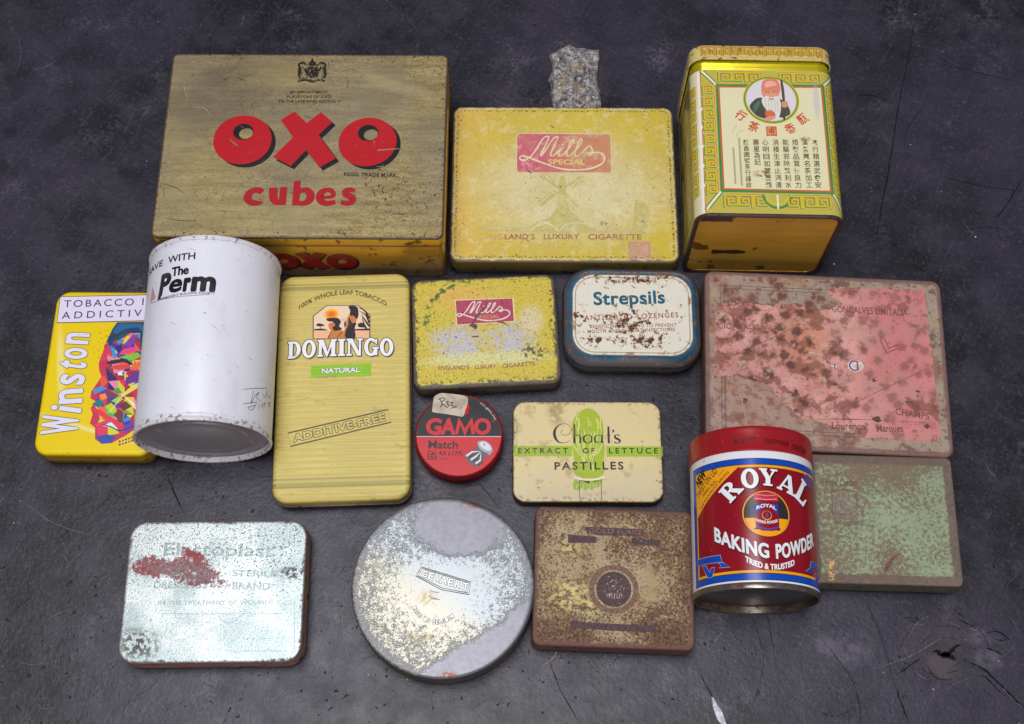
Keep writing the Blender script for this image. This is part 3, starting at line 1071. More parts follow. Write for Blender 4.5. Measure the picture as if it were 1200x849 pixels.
def small_yellow():
    w, d, h, r = 93.0, 76.0, 18, 6.5
    t = thing('cigarette_tin', 'small chipped yellow tin with dark red name panel, green flecks and pale worn patches', 'tin', (-17.1, 14.8), 3.0)
    wear = yellow_wear(w, d, r, 'small')
    side = metal_side('worn_olive_side', (120, 108, 66), (78, 68, 48), .4)
    rim = metal_side('grey_worn_rim', (108, 98, 92), (84, 74, 68), .5)
    flat_tin(t, w, d, h, r, wear('chipped_yellow_lid', (208, 184, 60)), side, 8, 2.4, rim)
    a = Art('name_panel', t, wear, top(h), (525, 340, 13.333))
    mar, cream = (176, 48, 88), (236, 218, 214)
    a.poly((232, 216, 150), [(105, 155), (1030, 118), (1050, 500), (130, 556)], 0, tr=True)
    a.poly(mar, [(120, 170), (1005, 134), (1030, 486), (145, 543)], 1, tr=True)
    f = lambda x, y: ((x - 66) * 1.36 + 92 + (y - 46) * .02 + 22, (y - 46) * 1.27 + 178 - (x - 66) * .052)
    for pts, ww in SCRIPT['big']:
        ks = [ww * (.55 + .5 * abs(math.sin(i * 1.1))) * .078 for i in range(len(pts))]
        a.line(cream, [f(*q) for q in pts], ks, 2, tr=True, smooth=5)
    a.text((226, 150, 90), 'SPECIAL', (455, 452), (810, 438), 50, 2, .02, tr=True)
    a.line((56, 40, 36), [(610, 130), (600, 250), (520, 320), (460, 400), (400, 500), (360, 560)], [.3, .5, 1.2, 1.4, 1.2, .4], 4, tr=True)
    a.line((60, 46, 40), [(330, 550), (400, 560), (430, 580), (420, 620)], [.6, 2.8, 2.6, .5], 3, tr=True, smooth=3)
    a.line((66, 52, 44), [(840, 140), (850, 200), (820, 280)], [.2, .8, .2], 4, tr=True)
    a.line((70, 56, 48), [(760, 500), (860, 510), (950, 560)], [.7, .9, .2], 4, tr=True)
    a.line((70, 60, 56), [(370, 732), (480, 728)], [.7, 1.2], 4, tr=True)
    a.build()
    l = a.sub('lettering').view(470, 300, 3.333)
    m_ = (150, 84, 50)
    l.text(m_, 'ENGLAND\u2019S', (146, 446), (266, 443), 15, 1, .012, tr=True)
    l.text(m_, 'LUXURY', (290, 442), (372, 439), 15, 1, .012, tr=True)
    l.text(m_, 'CIGARETTE', (396, 438), (524, 428), 15, 1, .012, tr=True)
    l.build()


big_yellow()
small_yellow()

# ================================================================== tea caddy lying on its back
def tea_caddy():
    W, Hh, r = 91.0, 79.0, 10.0
    y0, y1, y2 = -61.0, 53.4, 65.5
    t = thing('tea_caddy', 'tall square tea caddy lying down, bearded old man above columns of Chinese writing', 'tea caddy', (159.5, 125.0), -1.2)
    fr = lambda v: (v[0], v[2], v[1] + Hh / 2)

    def wear(name, base):
        n = N(name)
        c = n.mix(n.mul(n.noise(.06, 4), .22), base, (206, 188, 130))
        s1 = n.mask(.70, .3, .02, detail=5, rough=.7, off=3)
        c = n.mix(n.mul(s1, .7), c, (140, 104, 60))
        for cx, cy, k in ((-4, -32, 5), (24, -6, 3)):
            c = n.mix(n.mul(n.mul(n.ell(cx, cy, k, k * .5, .6, .9, .2), n.mask(.48, .6, .05)), .8), c, (130, 78, 36))
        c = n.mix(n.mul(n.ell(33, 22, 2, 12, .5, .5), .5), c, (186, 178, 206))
        ev = n.ss(n.wob(n.y, 2.0, .3), y0 + 1.7, y0 + .9)
        c = n.mix(n.mul(ev, .85), c, (74, 54, 52))
        return n.done(c, .25, 0, n.add(n.mul(n.noise(.03, 2), 1.0), n.mul(s1, -.3)), .3, .0006)

    nb = N('caddy_body_print')
    land = nb.noise(.05, 5, .7, st=(1, .5, 2), off=3)
    c = nb.mix(nb.ss(land, .35, .6), (92, 94, 46), (178, 160, 92))
    c = nb.mix(nb.mask(.6, .06, .06, detail=4, off=6), c, (156, 92, 44))
    c = nb.mix(nb.mask(.62, .07, .05, detail=4, off=9), c, (60, 84, 44))
    topf = nb.ss(nb.z, Hh - 3.2, Hh - 2.2)
    c = nb.mix(topf, c, (214, 202, 122))
    neck = nb.ss(nb.y, 44.4, 45.0)
    c = nb.mix(neck, c, (196, 180, 22))
    c = nb.mix(nb.mul(nb.mask(.66, .2, .03, detail=4, off=8), .8), c, (66, 44, 26))
    bm_ = nb.done(c, .25, nb.mul(neck, .5), nb.noise(.03, 2), .25, .001)
    g = N('gold_base_plate')
    c = g.mix(g.noise(.03, 4, .6, st=(1, 1, 6)), (196, 140, 40), (236, 186, 72))
    c = g.mix(g.mul(g.mask(.66, .06, .02, detail=5, off=6), .8), c, (70, 40, 18))
    cc = g.mx(g.ell(-36, 200, 1, 1), 0.0)
    dx = g.m('ABSOLUTE', g.add(g.x, 33))
    ch = g.mul(g.ss(g.wob(dx, 16, .08), 11, 9), g.ss(g.wob(g.m('ABSOLUTE', g.sub(g.z, 73)), 7, .12), 4.5, 3.4))
    ch2 = g.mul(g.ss(g.wob(g.m('ABSOLUTE', g.add(g.x, 18)), 6, .08), 12, 10), g.ss(g.wob(g.m('ABSOLUTE', g.sub(g.z, 28)), 6, .1), 2.5, 1.6))
    ch = g.mx(ch, ch2)
    c = g.mix(ch, c, (62, 38, 28))
    gm = g.done(c, .3, g.mul(g.inv(ch), .4), g.noise(.02, 2), .3, .0015)
    rm = metal_side('rusty_seam', (96, 74, 66), (56, 42, 40), .5, .5)
    nl = N('caddy_lid_print')
    c = nl.mix(nl.mask(.57, .25, .04, detail=6, rough=.75), (216, 196, 124), (130, 84, 44))
    lm = nl.done(c, .28, 0, nl.noise(.05, 2), .3, .0006)
    rings = lambda q: [(i, y) for i, y in q]
    loft('body', W, Hh, r, rings([(0, y0 + 1.0), (0, y1 - 9.0), (.9, y1 - 8.2), (.3, y1 - 6.6), (1.2, y1 - 5.6), (.4, y1 - 3.4), (1.6, y1 - 2.4), (1.6, y1 + 6)]), bm_, t, 10, False, True, fr)
    loft('base_seam', W + 1.0, Hh + 1.0, r + .5, rings([(3.2, y0 + .4), (2.2, y0 - .4), (.9, y0 - .6), (.2, y0 - .1), (0, y0 + .6), (.3, y0 + 1.5)]), rm, t, 10, False, False, fr)
    loft('base_plate', W - 3.0, Hh - 3.0, r - 1.5, rings([(2.0, y0 + 1.2), (.2, y0 + 1.0), (0, y0 + .4)]), gm, t, 10, True, False, fr)
    loft('lid', W + .6, Hh + .6, r + .3, rings([(.3, y1 - 1.2), (-.5, y1 - .9), (-.5, y1), (0, y1 + .4), (0, y2 - 3.4), (.8, y2 - 2.0), (2.4, y2 - .8), (4.4, y2 - .2), (7, y2)]), lm, t, 10, False, True, fr)

    a = Art('printed_panel', t, wear, ('rbox', 10.0, W / 2 - r, r, Hh), (800, 55, 6.0))
    V2 = (800, 150, 6.0)
    paper, grn, red = (228, 222, 180), (24, 128, 66), (206, 82, 34)
    v2 = lambda x, y: (x, y + 570)
    cor = a.TT([(234, 268), (992, 272), v2(1062, 466), v2(270, 448)])
    ins = lambda k: [(cor[0][0] + k, cor[0][1] - k), (cor[1][0] - k, cor[1][1] - k), (cor[2][0] - k, cor[2][1] + k), (cor[3][0] + k, cor[3][1] + k)]
    # white ground of the fret band
    xs0, xs1 = -33.0, 33.5
    UE = W / 2 - r + 15.5
    a.poly((190, 178, 70), [(-40, 44.1), (48.5, 44.1), (48.5, y0 + 1.7), (-40, y0 + 1.7)], 1)
    a.poly((228, 220, 178), [(-UE, 44.2), (UE, 44.2), (UE, y0 + 1.6), (-UE, y0 + 1.6)], 0)
    a.poly(grn, ins(-.3), 6)
    a.poly(red, ins(1.2), 7)
    a.poly(paper, ins(2.2), 8)
    # fret band: gold ribbons edged with green and red
    gold = (206, 190, 30)

    def key(cx, cy, sx, sy, flip=1, rot=0):
        p = [(-1, -1), (-1, 1), (1, 1), (1, -.55), (-.45, -.55), (-.45, .45), (.45, .45), (.45, -.05), (.05, -.05)]
        c_, s_ = math.cos(rot), math.sin(rot)
        q = []
        for x, y in p:
            x *= flip
            X, Y = x * sx, y * sy
            q.append((cx + X * c_ - Y * s_, cy + X * s_ + Y * c_))
        a.line((236, 232, 200), q, 2.3, 2)
        a.line((70, 130, 60), [(x - .3, y - .3) for x, y in q], 1.7, 3, closed=False)
        a.line((196, 90, 44), [(x + .25, y + .25) for x, y in q], 1.5, 4)
        a.line(gold, q, 1.15, 5)

    (ax, ay), (bx_, by), (cx, cy), (dx_, dy) = cor
    topy = (ay + by) / 2 + 5.2
    boty = (cy + dy) / 2 - 6.6
    for i, fl in ((-24, 1), (-15, -1), (-6, 1), (15, -1), (24, 1), (33, -1)):
        key(i, topy, 3.9, 3.7, fl)
    for i, fl in ((-24, 1), (-15, -1), (-6, 1), (15, -1), (24, 1), (33, -1)):
        key(i, boty, 3.9, 4.3, fl)
    for s_, xb in ((-1, -35.2), (1, 44.2), (-1, -47.6)):
        for j, yy in enumerate((29, 20, 11, 2, -7, -16, -25, -34, -43)):
            key(xb, yy, 2.9, 3.6, s_ if j % 2 else -s_)
    for (px, py), (qx, qy) in ((cor[0], (-39, topy + 4.6)), (cor[1], (47, topy + 4.6)), (cor[2], (47, boty - 5.4)), (cor[3], (-39, boty - 5.4))):
        a.line((240, 232, 210), [(px, py), (qx, qy)], 1.3, 5)
        for k in (-1.5, 1.5):
            a.line(grn, [(px + k, py), (qx + k, qy)], .6, 5)
    for k in (0, 1):
        a.ring(gold if k else grn, 4.4, boty + 5.2, 9.5 - 2.2 * k, 8.0 - 2.2 * k, 5, 180, 360, 1.05)
    a.line((244, 238, 220), [(4.4, boty - 5), (4.4, boty + 5)], 1.0, 6)
    a.line((244, 240, 226), [(-41.2, 44), (-41.2, y0 + 2)], 1.8, 3)
    a.line((206, 82, 50), [(-39.9, 44), (-39.9, y0 + 2)], .5, 3)
    a.line((244, 240, 226), [(49, 44), (49, y0 + 2)], 1.0, 3)
    for yy in (15, 2, -12, -26, -40):
        q = -41.2
        a.poly((244, 240, 226), [(q - 2.0, yy), (q, yy - 3), (q + 2.0, yy), (q, yy + 3)], 4)
    # writing: five big red characters on an arc, columns of small ones
    for ch, x, y, rot in (('\u884c', 412, 482, -38), ('\u8336', 500, 560, -18), ('\u5703', 624, 592, 0), ('\u9999', 752, 574, 18), ('\u984f', 838, 505, 36)):
        p = a.T((x, y))
        c_, s_ = math.cos(math.radians(rot)), math.sin(math.radians(rot))
        L = 6.6
        p0 = (p[0] - L / 2 * c_ + L / 2 * s_, p[1] - L / 2 * s_ - L / 2 * c_)
        a.text((202, 66, 26), ch, p0, (p0[0] + L * c_, p0[1] + L * s_), L * .80, 9, .035)
    ink = (44, 42, 32)
    cols = ['\u672c\u884c\u7cbe\u9078\u6b66\u5f5d\u5b89', '\u6eaa\u5404\u5dd6\u540d\u8336\u52a0\u5de5', '\u7119\u88fd\u54c1\u8cea\u512a\u826f\u529b', '\u80fd\u9a45\u90aa\u9664\u71b1\u5229\u6c34',
            '\u6d88\u7a4d\u751f\u6d25\u6b62\u6e34\u6e05', '\u5fc3\u660e\u76ee\u5982\u8499\u60e0\u9867', '\u58fd\u661f\u70ba\u8a18', '\u984f\u9999\u5703\u865f\u8336\u884c\u8b39\u555f']
    xt = [930, 858, 790, 722, 652, 580, 514, 444]
    xb = [952, 888, 812, 742, 674, 604, 540, 464]
    for k, s_ in enumerate(cols):
        n = len(s_)
        for i, ch in enumerate(s_):
            f_ = i / 6 if n == 7 else (i * .154 if n == 4 else i / 7)
            x, y = xt[k] + (xb[k] - xt[k]) * f_, 102 + 300 * f_ + 570
            p = a.T((x, y))
            L = 3.9 if n != 8 else 3.5
            a.text(ink, ch, (p[0] - L / 2, p[1] - L / 2), (p[0] + L / 2, p[1] - L / 2), L * .82, 9, .012)
    R = random.Random(4)
    for x, y_0, y_1 in ((396, 80, 410), (352, 150, 400)):
        y = y_0
        while y < y_1:
            p = a.T((x + (y - 80) * .06, y + 570))
            for q in range(3):
                a.line((90, 86, 66), [(p[0] - .7, p[1] + q * .55 - .5), (p[0] + .7, p[1] + q * .55 - .4 + R.uniform(-.1, .1))], .22, 9)
            a.line((90, 86, 66), [(p[0], p[1] + .7), (p[0] + R.uniform(-.2, .2), p[1] - .7)], .2, 10)
            y += 17
    a.line((170, 162, 140), [(345, 610), (380, 555)], .3, 9, tr=True)
    a.line((170, 162, 140), [(372, 640), (395, 600), (425, 592)], .3, 9, tr=True)
    a.build()

    # portrait medallion
    m_ = a.sub('portrait_medallion', z0=.25)
    c0 = m_.T((621, 376))
    ex, ey = (m_.T((806, 376)) - m_.T((436, 376)))[0] / 2, (m_.T((621, 222)) - m_.T((621, 534)))[1] / 2
    for col, k, ly in ((gold, 1.07, 5), ((60, 140, 40), 1.035, 6), ((204, 170, 60), .985, 7), ((222, 216, 226), .945, 8)):
        m_.disc(col, c0[0], c0[1], ex * k, ey * k, ly)
    robe, skin, beard = (30, 50, 54), (226, 150, 120), (226, 222, 216)
    m_.shape(robe, [(470, 428), (490, 390), (530, 362), (580, 372), (600, 430), (610, 500), (560, 505), (510, 480)], 9)
    m_.shape(robe, [(660, 370), (700, 380), (740, 420), (756, 470), (730, 492), (680, 500), (660, 460)], 9)
    m_.shape((66, 96, 100), [(500, 420), (530, 385), (545, 400), (520, 450), (500, 460)], 10)
    m_.shape((60, 30, 26), [(686, 246), (700, 246), (716, 340), (722, 500), (704, 504), (700, 380)], 10)
    m_.shape((228, 120, 110), [(552, 300), (560, 250), (590, 230), (630, 228), (668, 244), (686, 290), (676, 340), (650, 366), (590, 366), (560, 344)], 11)
    m_.shape((238, 178, 150), [(576, 262), (600, 246), (640, 248), (660, 272), (620, 282), (584, 290)], 12)
    m_.shape(skin, [(566, 318), (600, 312), (640, 314), (672, 318), (660, 352), (620, 366), (580, 356)], 12)
    m_.line((110, 50, 40), [(576, 326), (596, 320), (612, 326)], .5, 13, tr=True, smooth=3)
    m_.line((110, 50, 40), [(632, 326), (648, 320), (666, 324)], .5, 13, tr=True, smooth=3)
    m_.shape(beard, [(556, 372), (590, 350), (622, 362), (660, 350), (684, 380), (690, 440), (676, 500), (650, 526), (640, 470), (620, 466), (590, 450), (562, 410)], 13)
    for x in (580, 602, 624, 646, 664):
        m_.line((180, 176, 170), [(x, 376), (x + 2, 420), (x + 6, 460)], .35, 14, tr=True, smooth=3)
    m_.line((170, 84, 74), [(604, 368), (622, 374), (640, 368)], .8, 14, tr=True, smooth=3)
    m_.shape((214, 96, 60), [(578, 470), (604, 448), (636, 458), (652, 484), (630, 506), (590, 496)], 14)
    m_.shape(skin, [(560, 512), (600, 496), (640, 490), (652, 504), (610, 522), (580, 526)], 15)
    m_.shape((214, 140, 116), [(694, 394), (730, 388), (740, 410), (728, 430), (700, 428)], 13)
    m_.build()

    # greek key band on the lid, facing up
    L = Art('lid_band', t, lambda nm, b: N(nm).done(b, .3), ('plane', (0, 0, Hh + .3), (1, 0, 0), (0, 1, 0), (0, 0, 1)), z0=.1)
    R = random.Random(6)
    x = -37
    yc = (y1 + y2 - 3) / 2 + .2
    while x < 38:
        f_ = R.choice((1, -1))
        p = [(-1.8, -3.4), (-1.8, 3.4), (1.8, 3.4), (1.8, -1.8), (-.3, -1.8), (-.3, 1.2)]
        q = [(x + f_ * u, yc + v * .95) for u, v in p]
        L.line((176, 96, 44), [(u + .2, v + .2) for u, v in q], 1.3, 1)
        L.line((190, 160, 50), q, .8, 2)
        x += 4.6
    L.line((206, 190, 110), [(-36, y1 + 1.2), (36, y1 + 1.2)], .9, 2)
    L.build()
    # left side: two gold frames round a faded landscape
    s_ = Art('side_frame', t, lambda nm, b: N(nm).done(b, .3), ('plane', (-W / 2, 0, Hh / 2), (0, 1, 0), (0, 0, 1), (-1, 0, 0)), z0=.1)
    s_.frame((196, 176, 60), y0 + 5, -Hh / 2 + 14, 42, Hh / 2 - 14, 1.4, 1)
    s_.frame((70, 110, 56), y0 + 8, -Hh / 2 + 17, 39, Hh / 2 - 17, 1.0, 1)
    s_.build()


tea_caddy()

# ================================================================== stone fragment
def stone():
    out = [(26.7, 235.5), (40.8, 243.5), (49.3, 240.6), (62, 239.1), (62, 230), (60.5, 222), (60, 214), (62, 204), (62.5, 184), (29.5, 184), (28, 200), (27.5, 209), (25.8, 214), (27.8, 219), (29, 226)]
    cx, cy = 45, 213
    t = thing('stone_fragment', 'rough grey flat stone fragment lying behind the large yellow tin', 'stone', (cx, cy))
    bmm = bmesh.new()
    R = random.Random(2)
    dense = []
    for i in range(len(out)):
        a, b = np.array(out[i]), np.array(out[(i + 1) % len(out)])
        k = max(1, int(np.linalg.norm(b - a) / 2.2))
        for j in range(k):
            p = a + (b - a) * j / k
            dense.append((p[0] - cx + R.uniform(-.5, .5), p[1] - cy + R.uniform(-.5, .5)))
    n = len(dense)
    V, F = [], []
    for lev, (sc, z) in enumerate(((1.0, 0), (1.02, 2.5), (.98, 4.8), (.9, 6.4), (.7, 7.2), (.45, 7.6), (.2, 7.4))):
        for x, y in dense:
            V.append((x * sc + R.uniform(-.35, .35) * (lev > 0), y * sc + R.uniform(-.35, .35) * (lev > 0), z + (R.uniform(-.7, .7) if lev > 1 else 0)))
    for k in range(6):
        for i in range(n):
            j = (i + 1) % n
            F.append((k * n + i, k * n + j, (k + 1) * n + j, (k + 1) * n + i))
    V.append((0, 0, 7.4))
    for i in range(n):
        F.append((6 * n + i, 6 * n + (i + 1) % n, 7 * n))
    m = N('crystalline_stone')
    c = m.mix(m.ss(m.noise(.22, 5, .75), .38, .64), (96, 90, 90), (190, 184, 180))
    c = m.mix(m.mul(m.mask(.56, .12, .06, off=3), .7), c, (148, 128, 96))
    sp = m.mask(.62, .5, .04, detail=4, off=5)
    c = m.mix(m.mul(sp, .8), c, (222, 220, 220))
    c = m.mix(m.mul(m.mask(.62, .4, .04, detail=4, off=8), .85), c, (40, 36, 36))
    mat = m.done(c, m.mixf(sp, .6, .25), 0, m.noise(.3, 5, .75), .9, .0016)
    mesh_obj('stone', V, F, [mat], parent=t, smooth=12)


stone()

# ================================================================== bright yellow tin with the faceted face
def faceted_tin():
    w, d, h, r = 73.5, 111.0, 20, 9
    t = thing('tobacco_tin', 'bright yellow tin with many-coloured faceted face, partly behind the white can', 'tin', (-257.5, -14.2), -.5)

    def wear(name, base):
        n = N(name)
        c = n.mix(n.mul(n.noise(.08, 4), .16), base, tuple(int(v * .75 + 40) for v in base))
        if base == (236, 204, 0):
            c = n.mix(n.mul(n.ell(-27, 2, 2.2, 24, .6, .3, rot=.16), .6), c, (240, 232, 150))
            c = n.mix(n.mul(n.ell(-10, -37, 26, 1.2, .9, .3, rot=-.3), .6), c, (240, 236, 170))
        s = n.mask(.72, .4, .02, detail=4, off=3)
        near = n.ell(2, 18, 10, 10, .6)
        s2 = n.mul(near, n.mask(.6, .6, .03, detail=4, off=5))
        c = n.mix(n.mul(n.mx(s, s2), .8), c, (96, 74, 30))
        e = n.edge(w, d, r)
        c = n.mix(n.mul(n.ss(n.wob(e, 1.6, .3), .9, .3), .7), c, (178, 134, 40))
        return n.done(c, .3, .0, n.add(n.noise(.05, 2), n.mul(s, -.4)), .3, .0004)
    side = metal_side('gold_yellow_side', (196, 152, 40), (140, 104, 24), .4, .3)
    flat_tin(t, w, d, h, r, wear('yellow_gloss_lid', (236, 204, 0)), side, 9, 2.6, side)
    a = Art('picture', t, wear, top(h), (40, 330, 7.073))
    o2 = lambda x, y: (x, y + 707.3)
    R = random.Random(12)
    navy, tealb = (28, 62, 96), (40, 100, 150)
    sil = [(690, 340), (650, 395), (605, 490), (590, 540), (560, 610), (536, 680), (540, 740), (560, 790), o2(520, 140), o2(475, 205), o2(466, 262), o2(510, 288), o2(468, 345), o2(486, 395),
           o2(462, 470), o2(505, 505), o2(505, 600), o2(560, 640), o2(645, 632), o2(760, 570), o2(850, 510), o2(900, 440), (965, 700), (960, 335)]
    a.poly((200, 52, 84), sil, 1, tr=True)
    pal = [(226, 60, 92), (240, 106, 60), (120, 50, 150), (60, 60, 170), (230, 80, 130), (190, 40, 60), (250, 190, 60), (90, 180, 70), (60, 160, 210), (130, 64, 70), (236, 140, 160), (60, 40, 110), (206, 216, 50)]

    def inside(p, q):
        c_ = False
        for i in range(len(q)):
            (x1, y1), (x2, y2) = q[i], q[i - 1]
            if (y1 > p[1]) != (y2 > p[1]) and p[0] < (x2 - x1) * (p[1] - y1) / (y2 - y1) + x1:
                c_ = not c_
        return c_
    st = 74
    pts = {}
    for i in range(5, 15):
        for j in range(5, 20):
            pts[i, j] = (i * st + R.uniform(-26, 26) + (j % 2) * 30, j * st + R.uniform(-26, 26))
    for i in range(5, 14):
        for j in range(5, 19):
            a_, b_, c_, d_ = pts[i, j], pts[i + 1, j], pts[i + 1, j + 1], pts[i, j + 1]
            for tri in ((a_, b_, c_), (a_, c_, d_)):
                if all(inside(p, sil) for p in tri):
                    a.poly(R.choice(pal), tri, 2, tr=True)
    # drawn features over the facets
    Pq = lambda c, q, ly=3: a.poly(c, q, ly, tr=True)
    Pq(navy, [(690, 340), (650, 395), (605, 490), (620, 530), (700, 470), (760, 430), (880, 430), (880, 560), (905, 600), (965, 560), (960, 335)])
    Pq(tealb, [(700, 350), (650, 420), (680, 440), (760, 395), (860, 380), (900, 420), (920, 380), (880, 350)], 4)
    Pq((56, 76, 90), [(630, 500), (760, 420), (800, 430), (700, 490)], 5)
    Pq((220, 60, 90), [(590, 515), (625, 540), (600, 650), (550, 660)])
    Pq((70, 150, 220), [(632, 535), (665, 550), (690, 630), (655, 640)])
    Pq((56, 40, 130), [(668, 545), (720, 520), (740, 560), (700, 610)])
    Pq((232, 216, 40), [(730, 520), (765, 455), (805, 450), (760, 520)], 4)
    Pq((140, 60, 170), [(740, 530), (800, 460), (870, 440), (800, 550)], 4)
    Pq((236, 70, 130), [(695, 615), (740, 560), (830, 545), (860, 580)], 4)
    Pq((130, 196, 60), [(700, 630), (860, 590), (890, 620), (820, 655)], 4)
    Pq((240, 110, 50), [(820, 700), (870, 660), (900, 700), (820, 745)], 4)
    Pq((60, 40, 60), [(590, 680), (640, 655), (740, 640), (810, 670), (820, 700), (740, 670), (640, 690)], 5)
    Pq((226, 70, 80), [(620, 720), (680, 690), (780, 690), (815, 720), (700, 735)], 5)
    Pq((236, 236, 240), [(690, 760), (720, 745), (770, 752), (740, 780), (700, 780)], 6)
    Pq((50, 110, 190), [(730, 752), (752, 752), (748, 776), (734, 776)], 7)
    Pq((110, 50, 150), [(760, 800), (850, 750), (895, 720), (890, 800), (820, 840), (760, 860)], 5)
    for c_, q in (((230, 90, 60), [(545, 110), (580, 70), (610, 130), (560, 180)]), ((70, 150, 200), [(490, 190), (560, 160), (600, 185), (500, 230)]), ((246, 150, 60), [(540, 235), (590, 220), (605, 260), (560, 280)]),
                  ((40, 120, 130), [(480, 310), (540, 270), (590, 300), (530, 340)]), ((70, 160, 90), [(650, 200), (700, 170), (730, 220), (680, 225)]), ((160, 210, 60), [(640, 285), (700, 245), (740, 268), (690, 308)]),
                  ((190, 210, 50), [(585, 330), (640, 300), (680, 340), (650, 395)]), ((110, 56, 60), [(700, 325), (760, 285), (810, 330), (740, 370)]), ((120, 60, 66), [(660, 405), (700, 345), (740, 380), (735, 470)]),
                  ((226, 60, 70), [(480, 345), (530, 350), (740, 480), (720, 520), (520, 390)]), ((60, 140, 210), [(740, 440), (780, 405), (800, 440), (745, 465)]), ((236, 230, 60), [(765, 400), (820, 400), (800, 425)]),
                  ((230, 232, 240), [(570, 490), (640, 460), (700, 520), (620, 500)]), ((60, 80, 170), [(510, 580), (600, 560), (680, 580), (640, 632), (560, 640)]), ((220, 70, 90), [(500, 480), (600, 440), (640, 450), (520, 500)]),
                  ((120, 60, 160), [(740, 500), (840, 440), (860, 480), (760, 560)]), ((240, 216, 80), [(720, 235), (890, 120), (900, 150), (740, 250)]), ((236, 240, 200), [(740, 240), (830, 300), (850, 370), (800, 300)])):
        Pq(c_, [o2(*p) for p in q], 4)
    for q, c_, k in ((((610, 380), (640, 360), (770, 200), (910, 110)), (240, 230, 150), .5), (((470, 340), (560, 400), (640, 450), (730, 520)), (230, 60, 90), .9), (((570, 480), (640, 500), (720, 530), (860, 480)), (40, 60, 140), .7)):
        a.line(c_, [o2(*p) for p in q], k, 6, tr=True, smooth=4)
    for i in range(16):
        x, y = 700 + (i % 8) * 26, 615 + (i // 8) * 26 - (i % 8) * 8
        Pq((200, 70, 70) if i % 2 else (60, 70, 110), [o2(x, y), o2(x + 16, y - 5), o2(x + 18, y + 9), o2(x + 2, y + 14)], 3)
    a.build()
    k = a.sub('warning_panel', z0=.18)
    q0, q1 = k.T((190, 345)), k.T((960, 120))
    k.poly((70, 66, 90), [k.T((188, 347)), k.T((1010, 328)), k.T((1010, 108)), k.T((216, 126))], 0)
    k.poly((226, 216, 238), [k.T((193, 341)), k.T((1006, 322)), k.T((1006, 114)), k.T((220, 131))], 1)
    ink = (62, 56, 84)
    k.text(ink, 'TOBACCO IS', (246, 216), (972, 196), 56, 2, 0.004, 1.3, tr=True)
    k.text(ink, 'ADDICTIVE', (228, 312), (966, 288), 56, 2, 0.004, 1.5, tr=True)
    k.build()
    l = a.sub('lettering', z0=.25)
    # the name runs up the tin; tall narrow letters with dark shadow
    base0, base1 = l.T(o2(370, 600)), l.T((460, 425))
    wt, sh = (226, 222, 240), (96, 84, 70)
    seg = [('W', (352, 560, 372, 400), 282), ('i', (378, 388, 390, 345), 250), ('n', (392, 302, 400, 180), 195), ('s', (404, 152, 418, 62), 200), ('t', (412, 34, 432, -30), 240), ('o', (424, -58, 442, -150), 190), ('n', (440, -182, 458, -275), 195)]
    for ch, (xa, ya, xb_, yb), cap in seg:
        p0, p1 = o2(xa, ya), o2(xb_, yb)
        capmm = cap / 7.073 * .56
        hgt = {'W': 1.0, 'i': 1.0, 'n': .74, 's': .74, 't': .92, 'o': .74}[ch]
        l.text(wt, ch, l.T(p0), l.T(p1), capmm / hgt * (.98 if ch != 'W' else .98), 4, .028, outline=(sh, .35), shadow=(sh, .1, -.6, 3))
    l.build()


faceted_tin()

